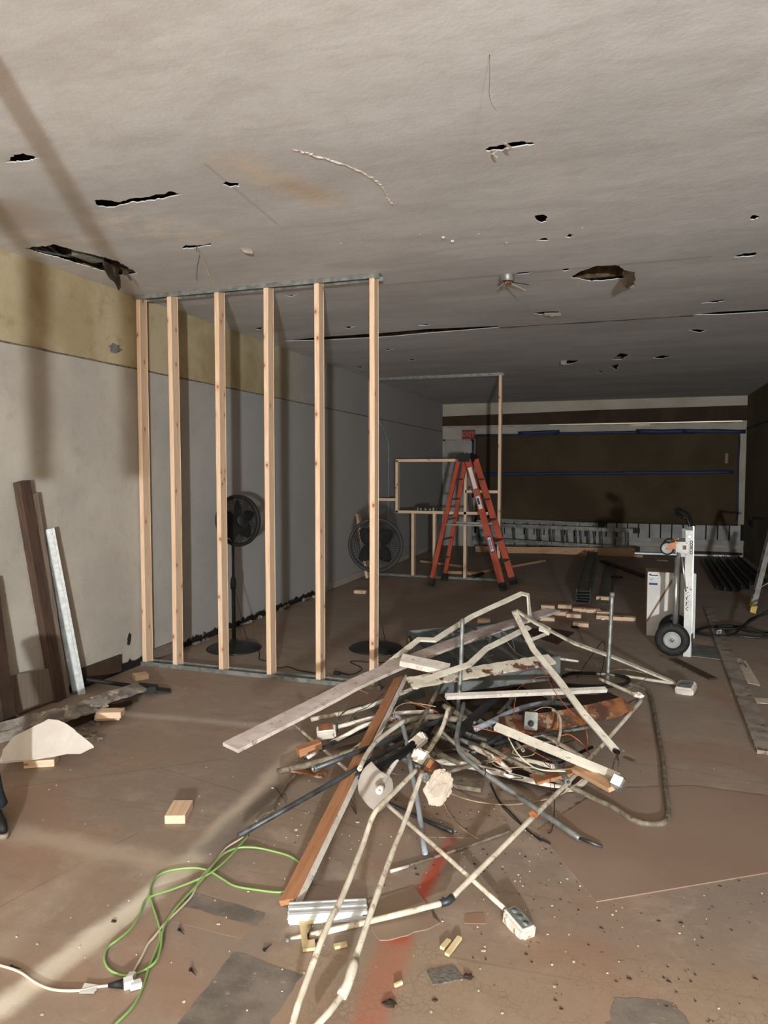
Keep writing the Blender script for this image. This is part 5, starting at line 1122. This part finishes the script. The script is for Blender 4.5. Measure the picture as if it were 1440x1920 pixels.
# boxes
def jbox(c, sx, sy, sz, R_, m, label, m2='galvanised', name='junction_box', kn=True):
    t = thing(name, label, 'junction box', tuple(c-Vector((0,0,sz/2))), world=True)
    bm = newbm(); box(bm, c, (sx,sy,sz), R_); bmesh.ops.bevel(bm, geom=[e for e in bm.edges], offset=min(sx,sy,sz)*.18, segments=3, affect='EDGES'); b_ = link('body', bm, m, t)
    bm = newbm(); box(bm, c+R_@Vector((0,0,sz/2)), (sx*.78,sy*.72,.004), R_); link('face_plate', bm, m2, t)
    if kn:
        bm = newbm()
        for k in (-1,0,1): lathe(bm, [(0,.004),(sx*.09,.004),(sx*.10,0),(sx*.10,-.002)], 14, Matrix.Translation(c+R_@Vector((k*sx*.26,0,sz/2)))@R_.to_4x4())
        link('knockout', bm, 'steel_tray', t)
        bm = newbm()
        for k in (-1,1): lathe(bm, [(0,.004),(sx*.10,.003),(sx*.11,0)], 14, Matrix.Translation(c+R_@Vector((k*sx*.22,-sy/2,0)))@R_.to_4x4()@Matrix.Rotation(math.pi/2,4,'X'))
        link('side_knockout', bm, m, t)
    return t
def rotm(xv, zv):
    x = Vector(xv).normalized(); z = Vector(zv); z = (z-x*z.dot(x)).normalized(); return Matrix((x, z.cross(x), z)).transposed()
e = Q(990,1752,2.40)-Q(950,1706,2.5); jbox(Q(973,1733,2.43), .115, .062, .055, rotm(e, (0,0,1)), 'cream_clean', 'white-painted junction box on the end of the very long pipe, lower right')
jbox(P(1286,1290,z=.035), .12, .12, .06, rotm((.9,-.3,.05), (0,-.3,1)), 'white_paint', 'square white junction box lying on floor right of the pile', kn=False)
bm = newbm(); c = P(1286,1284,z=.073)
for k in range(3): lump(bm, c+Vector((.03*(k-1), .02*(k-1), .0)), (.022,.02,.004), k, .6, 1)
one('gasket_scrap', bm, 'steel_tray', 'torn grey scraps on top of the square white floor box', 'scrap')
jbox(Q(1158,1469,3.12), .055, .06, .07, rotm((.85,-.3,-.2), (.2,-.8,.6)), 'galvanised', 'galvanised box at the lower end of the thick cream channel', kn=False, m2='white_paint')
jbox(Q(788,1418,3.15), .075, .06, .06, rotm((.8,.2,-.35), (-.1,-.8,.5)), 'peel_paint', 'peeling white and brown junction box in the centre of the pile', kn=False, m2='peel_paint')
jbox(Q(808,1440,3.05), .07, .07, .05, rotm((.7,.1,-.5), (.2,-.8,.5)), 'dark_wood', 'dark rusty box half attached below the peeling centre box', kn=False, m2='rust')
jbox(Q(612,1372,.15), .10, .06, .07, rotm((.9,.35,.1), (-.2,-.6,1)), 'white_paint', 'white and rusty box at the left end of the white pipes', kn=False, m2='rust')
jbox(Q(784,1390,3.4), .09, .05, .05, rotm((.6,.2,.55), (-.3,-.8,.4)), 'white_paint', 'white metal cover with two holes above the centre box', kn=False, m2='white_paint')
t = thing('switch_plate', 'grey square plate with a round black hole before the rusty beam', 'plate', tuple(Q(995,1352,3.7)), world=True)
R_ = rotm((1,-.1,.05), (.1,-.9,.35)); c = Q(996,1352,3.70); bm = newbm(); box(bm, c, (.068,.090,.012), R_); bmesh.ops.bevel(bm, geom=bm.edges[:], offset=.003, segments=2, affect='EDGES'); link('plate', bm, 'galvanised', t)
bm = newbm(); lathe(bm, [(0,.008),(.014,.008),(.016,.006)], 20, Matrix.Translation(c+R_@Vector((0,-.012,0)))@R_.to_4x4()); link('socket', bm, 'black', t)
bm = newbm(); torus(bm, .017, .002, 20, 6, Matrix.Translation(c+R_@Vector((0,-.012,.007)))@R_.to_4x4()); link('rim', bm, 'steel_tray', t)
# plaster chunk: rough faced disc
bm = newbm(); lump(bm, Q(822,1477,2.9), (.048,.020,.070), 2, .34, 4, Matrix.Rotation(.35,3,'Y')@Matrix.Rotation(-.35,3,'X')); one('plaster_chunk', bm, 'plaster', 'rough round beige plaster chunk hanging below the centre box', 'plaster chunk')
bm = newbm(); lump(bm, Q(800,1458,2.93), (.02,.015,.02), 6, .5, 2); one('twisted_fitting', bm, 'galvanised', 'small silvery twisted fitting left of the beige plaster chunk', 'fitting')
# curved white cover sheet
bm = newbm(); g = []
ctr = Q(704,1480,3.15)
for i in range(13):
    row = []
    for j in range(9):
        u_ = i/12*2-1; v_ = j/8*2-1; w__ = math.sqrt(max(0, 1-.75*v_*v_)); row.append(bm.verts.new(ctr+rt*(u_*.075*w__+.02*v_)+Vector((0,0,1))*(v_*.085-.03*u_)+fw*(.03*u_*u_)))
    g.append(row)
for a, b in zip(g, g[1:]):
    for j in range(8): bm.faces.new((a[j], a[j+1], b[j+1], b[j])).smooth = True
bmesh.ops.solidify(bm, geom=bm.faces[:], thickness=.002); one('white_cover', bm, 'gypsum', 'smooth curved off-white cover sheet hanging behind the crossing pipes', 'cover')
# wires
def wire(pts, m, label, r=.0022, group=None): return pp(pts, r, m, label, 'wire', 'wire', sm=8, hollow=False, n=6, group=group)
wire([(841,1486,.06),(870,1497,.02),(905,1505,.01),(957,1509,.01),(1023,1499,.01),(1060,1485,.03),(1092,1461,.1)], 'tan_wire', 'tan wire bowing below the white pipe in the middle', .0032)
wire([(829,1499,.04),(840,1522,.01),(857,1544,.005),(880,1563,.005),(900,1574,.005)], 'tan_wire', 'thin tan wire running down right of the plaster chunk')
wire([(920,1468,.02),(935,1500,.01),(957,1523,.008),(997,1563,.006),(1032,1582,.008)], 'black', 'black wire on floor parallel to the bent grey conduit', .0035)
wire([(918,1470,.02),(940,1510,.01),(975,1545,.008),(1015,1578,.006)], 'black', 'second black wire just left of the one by the grey conduit')
wire([(1040,1467,.10),(1040,1500,.05),(1038,1535,.03),(1034,1558,.01),(1027,1562,.01)], 'black', 'black wire hanging down past the cream pipe at right')
wire([(1081,1271,.05),(1098,1245,.12),(1112,1226,.17),(1128,1204,.22),(1134,1210,.21),(1132,1240,.13),(1125,1268,.05)], 'black', 'thin black wire bent in a tall hoop left of the right standing conduit', .0028)
wire([(1141,1259,.1),(1160,1255,.1),(1185,1257,.08),(1213,1265,.06),(1204,1277,.1),(1170,1293,.12),(1131,1301,.14),(1098,1302,.16),(1075,1301,.2)], 'tan_wire', 'pale wire arcing right of the standing conduit and back', .0030)
wire([(1004,1243,4.5),(1022,1262,4.35),(1037,1292,4.1),(1063,1326,3.9),(1091,1354,3.75),(1101,1380,3.6),(1101,1412,.08)], 'orange_wire', 'orange wire falling in a long curve over the rusty beam')
wire([(955,1310,4.05),(975,1288,4.2),(1004,1271,4.3),(1036,1268,4.4)], 'orange_wire', 'orange wire arcing over the trough front')
wire([(1053,1379,.2),(1066,1377,.2),(1078,1383,.18),(1092,1395,.15),(1104,1412,.1),(1106,1425,.06)], 'orange_wire', 'orange wire curling below the rusty beam at right', .003)
wire([(967,1308,4.0),(963,1336,3.9),(966,1360,3.8),(978,1385,3.65),(1000,1408,3.5),(1030,1425,3.4)], 'orange_wire', 'orange wire looping left of the grey switch plate')
wire([(887,1362,.28),(920,1370,.25),(960,1377,.2),(1000,1376,.15)], 'orange_wire', 'orange wire lying level under the switch plate')
wire([(953,1383,3.5),(969,1411,3.4),(992,1433,3.35),(1017,1444,3.3),(1060,1446,3.3)], 'cream_clean', 'white wire sagging below the thick cream channel', .0034)
wire([(905,1407,3.55),(925,1432,3.45),(946,1440,3.4),(985,1438,3.4),(1030,1444,3.35),(1074,1441,3.35)], 'tan_wire', 'pale tan wire crossing under the hooked conduit', .003)
pp([(1036,1331,3.85),(1046,1337,3.8),(1051,1352,3.72),(1050,1375,3.6),(1044,1402,3.5)], .0065, 'cream_paint', 'frayed white cable hanging before the rusty beam', 'cable', 'frayed_cable', hollow=False, jit=.0015)
wire([(1000,1334,3.85),(1020,1326,3.85),(1040,1330,3.8),(1046,1345,3.7),(1045,1365,3.65)], 'tan_wire', 'thin pale wire curling left of the frayed white cable')
wire([(742,1352,3.75),(738,1338,3.8),(745,1325,3.85),(764,1318,3.9),(790,1320,3.9),(817,1325,3.85)], 'tan_wire', 'tan wire loop at left of the arching brown conduit', .003)
wire([(716,1346,.2),(735,1352,.2),(745,1350,.22),(752,1340,.25)], 'orange_wire', 'pinkish wire curl just right of the orange-brown plank')
wire([(768,1315,.3),(790,1323,.28),(812,1332,.26),(836,1345,.22)], 'orange_wire', 'orange wire over the white pipe near the left standing conduit')
wire([(633,1374,.12),(632,1360,.18),(636,1345,.22),(648,1333,.22),(668,1325,.2),(705,1318,.15)], 'dark_conduit', 'dark wire looping above the rusty white box at left', .0032)
wire([(655,1352,.2),(668,1335,.22),(690,1325,.2),(720,1300,.2)], 'dark_conduit', 'grey wire running up right from the white pipes')
wire([(913,1236,4.9),(918,1200,5.0),(930,1184,5.05),(945,1186,5.05),(960,1200,5.0),(966,1222,4.9)], 'galvanised', 'silver wire hoop standing inside the trough', .0028)
wire([(940,1190,5.0),(952,1205,4.9),(968,1225,4.8),(985,1232,4.7)], 'tan_wire', 'thin pale wire inside the right of the trough')
wire([(870,1225,4.9),(885,1238,4.8),(905,1234,4.8),(925,1228,4.75)], 'tan_wire', 'tan wire scrap lying inside the left of the trough')
wire([(860,1352,.2),(870,1372,.25),(880,1384,.25),(886,1372,.26),(878,1356,.25)], 'black', 'black wire curl beside the thick black pipe')
wire([(640,1530,.005),(632,1515,.01),(643,1500,.03),(660,1492,.06)], 'tan_wire', 'thin tan wire curling on floor right of the orange-brown plank')
wire([(658,1510,.01),(668,1526,.006),(662,1505,.03),(650,1488,.06)], 'dark_brown', 'thin brown wire curl on floor under the open conduit mouths')
wire([(688,1408,.2),(720,1440,.15),(745,1452,.12),(768,1448,.1)], 'galvanised', 'thin silver wire between the left pipes')
random.seed(5)
for i in range(16):
    x, y = random.uniform(900,1090), random.uniform(1330,1450); z = random.uniform(.08,.2); q = [(x, y, z)]
    for k in range(5): x += random.uniform(-35,38); y += random.uniform(-16,16); q.append((min(1110,max(880,x)), min(1460,max(1320,y)), min(.24,max(.03,z+random.uniform(-.05,.05)))))
    mm = random.choice(['orange_wire','tan_wire','dark_brown','black']); wx, wy = where(q[0][0], q[0][1])
    if ('w', mm, wx, wy) in seen: continue
    seen.add(('w', mm, wx, wy))
    wire(q, mm, 'thin '+{'orange_wire':'orange','tan_wire':'tan','dark_brown':'brown','black':'black'}[mm]+' wire tangled among the pipes, starting at the '+wx+' '+wy+' of the pile', .002, 'tangled wires in the pile')
# ================================================================== HANGING FROM THE CEILING
bm = newbm(); c = P(951,522,z=H-.02)
lathe(bm, [(.045,.045),(.048,.04),(.048,-.022),(.045,-.024),(.043,-.02),(.043,.03),(0,.03)], 28, Matrix.Translation(c)); t = thing('ceiling_box', 'round steel electrical box with loose wires hanging from the ceiling', 'electrical box', tuple(c), world=True); link('housing', bm, 'galvanised', t)
bm = newbm()
for k in range(5): lump(bm, c+Vector((random.uniform(-.025,.025), random.uniform(-.025,.025), -.025)), (.012,.012,.018), k, .3, 1)
link('wire_nut', bm, 'red_plastic', t)
for k, (x, y) in enumerate(((932,541),(944,538),(986,545),(992,534),(978,541))):
    bm = newbm(); tube(bm, [c+Vector((0,0,-.02)), lerp(c, P(x, y, d=(c-fw*0-CAM).dot(fw)-.02), .5)+Vector((0,0,-.01)), P(x, y, d=(c-CAM).dot(fw)-.02)], .003, 6, 5); link('wire', bm, 'black' if k == 3 else 'tan_wire', t)
def hang(pts, d, r, label, m='dark_conduit'):
    bm = newbm(); tube(bm, [P(x, y, d=d) for x, y in pts], r, 6, 6); one('hanging_wire', bm, m, label, 'wire')
dh = (P(368,460,z=H)-CAM).dot(fw); hang([(368,459),(369,470),(374,478),(370,500),(369,527)], dh, .0028, 'short stiff dark wire hanging straight from the small ceiling slit')
hang([(369,463),(372,474),(382,485),(390,510),(400,533)], dh-.02, .0015, 'thin pale wire hanging slantwise from the small ceiling slit', 'tan_wire')
dh = (P(918,102,z=H)-CAM).dot(fw); hang([(918,101),(918,150),(917,175),(922,195),(931,208)], dh, .0008, 'hair-thin dark thread hanging from the near ceiling')

# pieces fixed to a pipe, plank or strip belong to it
def fixed(child_label, parent_label, new=None):
    ob = {o.get('label'): o for o in bpy.data.objects if o.get('label')}
    c, p = ob[child_label], ob[parent_label]; c.parent = p; c.location = c.location-p.location
    del c['category']; del c['label']
    if 'group' in c: del c['group']
    if new: c.name = new; c['label'] = child_label
for a, b in (('thin white-painted strip along the right edge of the orange-brown plank','orange-brown plank leaning from floor up to the pile'),
    ('small coupling on top of the right-hand standing conduit','grey conduit standing upright at the right of the pile'),
    ('bluish ring on the end of the upper dark conduit','dark conduit with a ringed end above the lowest-left one'),
    ('lumpy painted coupling low on the right-hand cream pipe','right of two long cream pipes running to the bottom edge'),
    ('dark collar at the elbow of the bent cream pipe','cream pipe from the right bending at an elbow to the lower left'),
    ('grey threaded collar on the lower left end of cream pipe','cream pipe from the right bending at an elbow to the lower left'),
    ('rusty lump on the cream pipe right of the pile','cream pipe from the right bending at an elbow to the lower left'),
    ('crusty white paint on the far elbow of the cream pipe','short cream pipe joining the far elbow to the right standing conduit'),
    ('white flared fitting on the short pipe left of centre','short white pipe with a flared open end left of centre'),
    ('brown coupling on the upper end of the long hooked conduit','long grey conduit making a wide hooked loop on the right floor'),
    ('white tip of the thin brown floor rod','thin brown rod with a white end on floor below the pile'),
    ('round black plug on the end of the long cream raceway','long cream raceway falling from its peak to a black-plugged end')):
    fixed(a, b)
for o in list(bpy.data.objects):
    if '_w' in o: del o['_w']
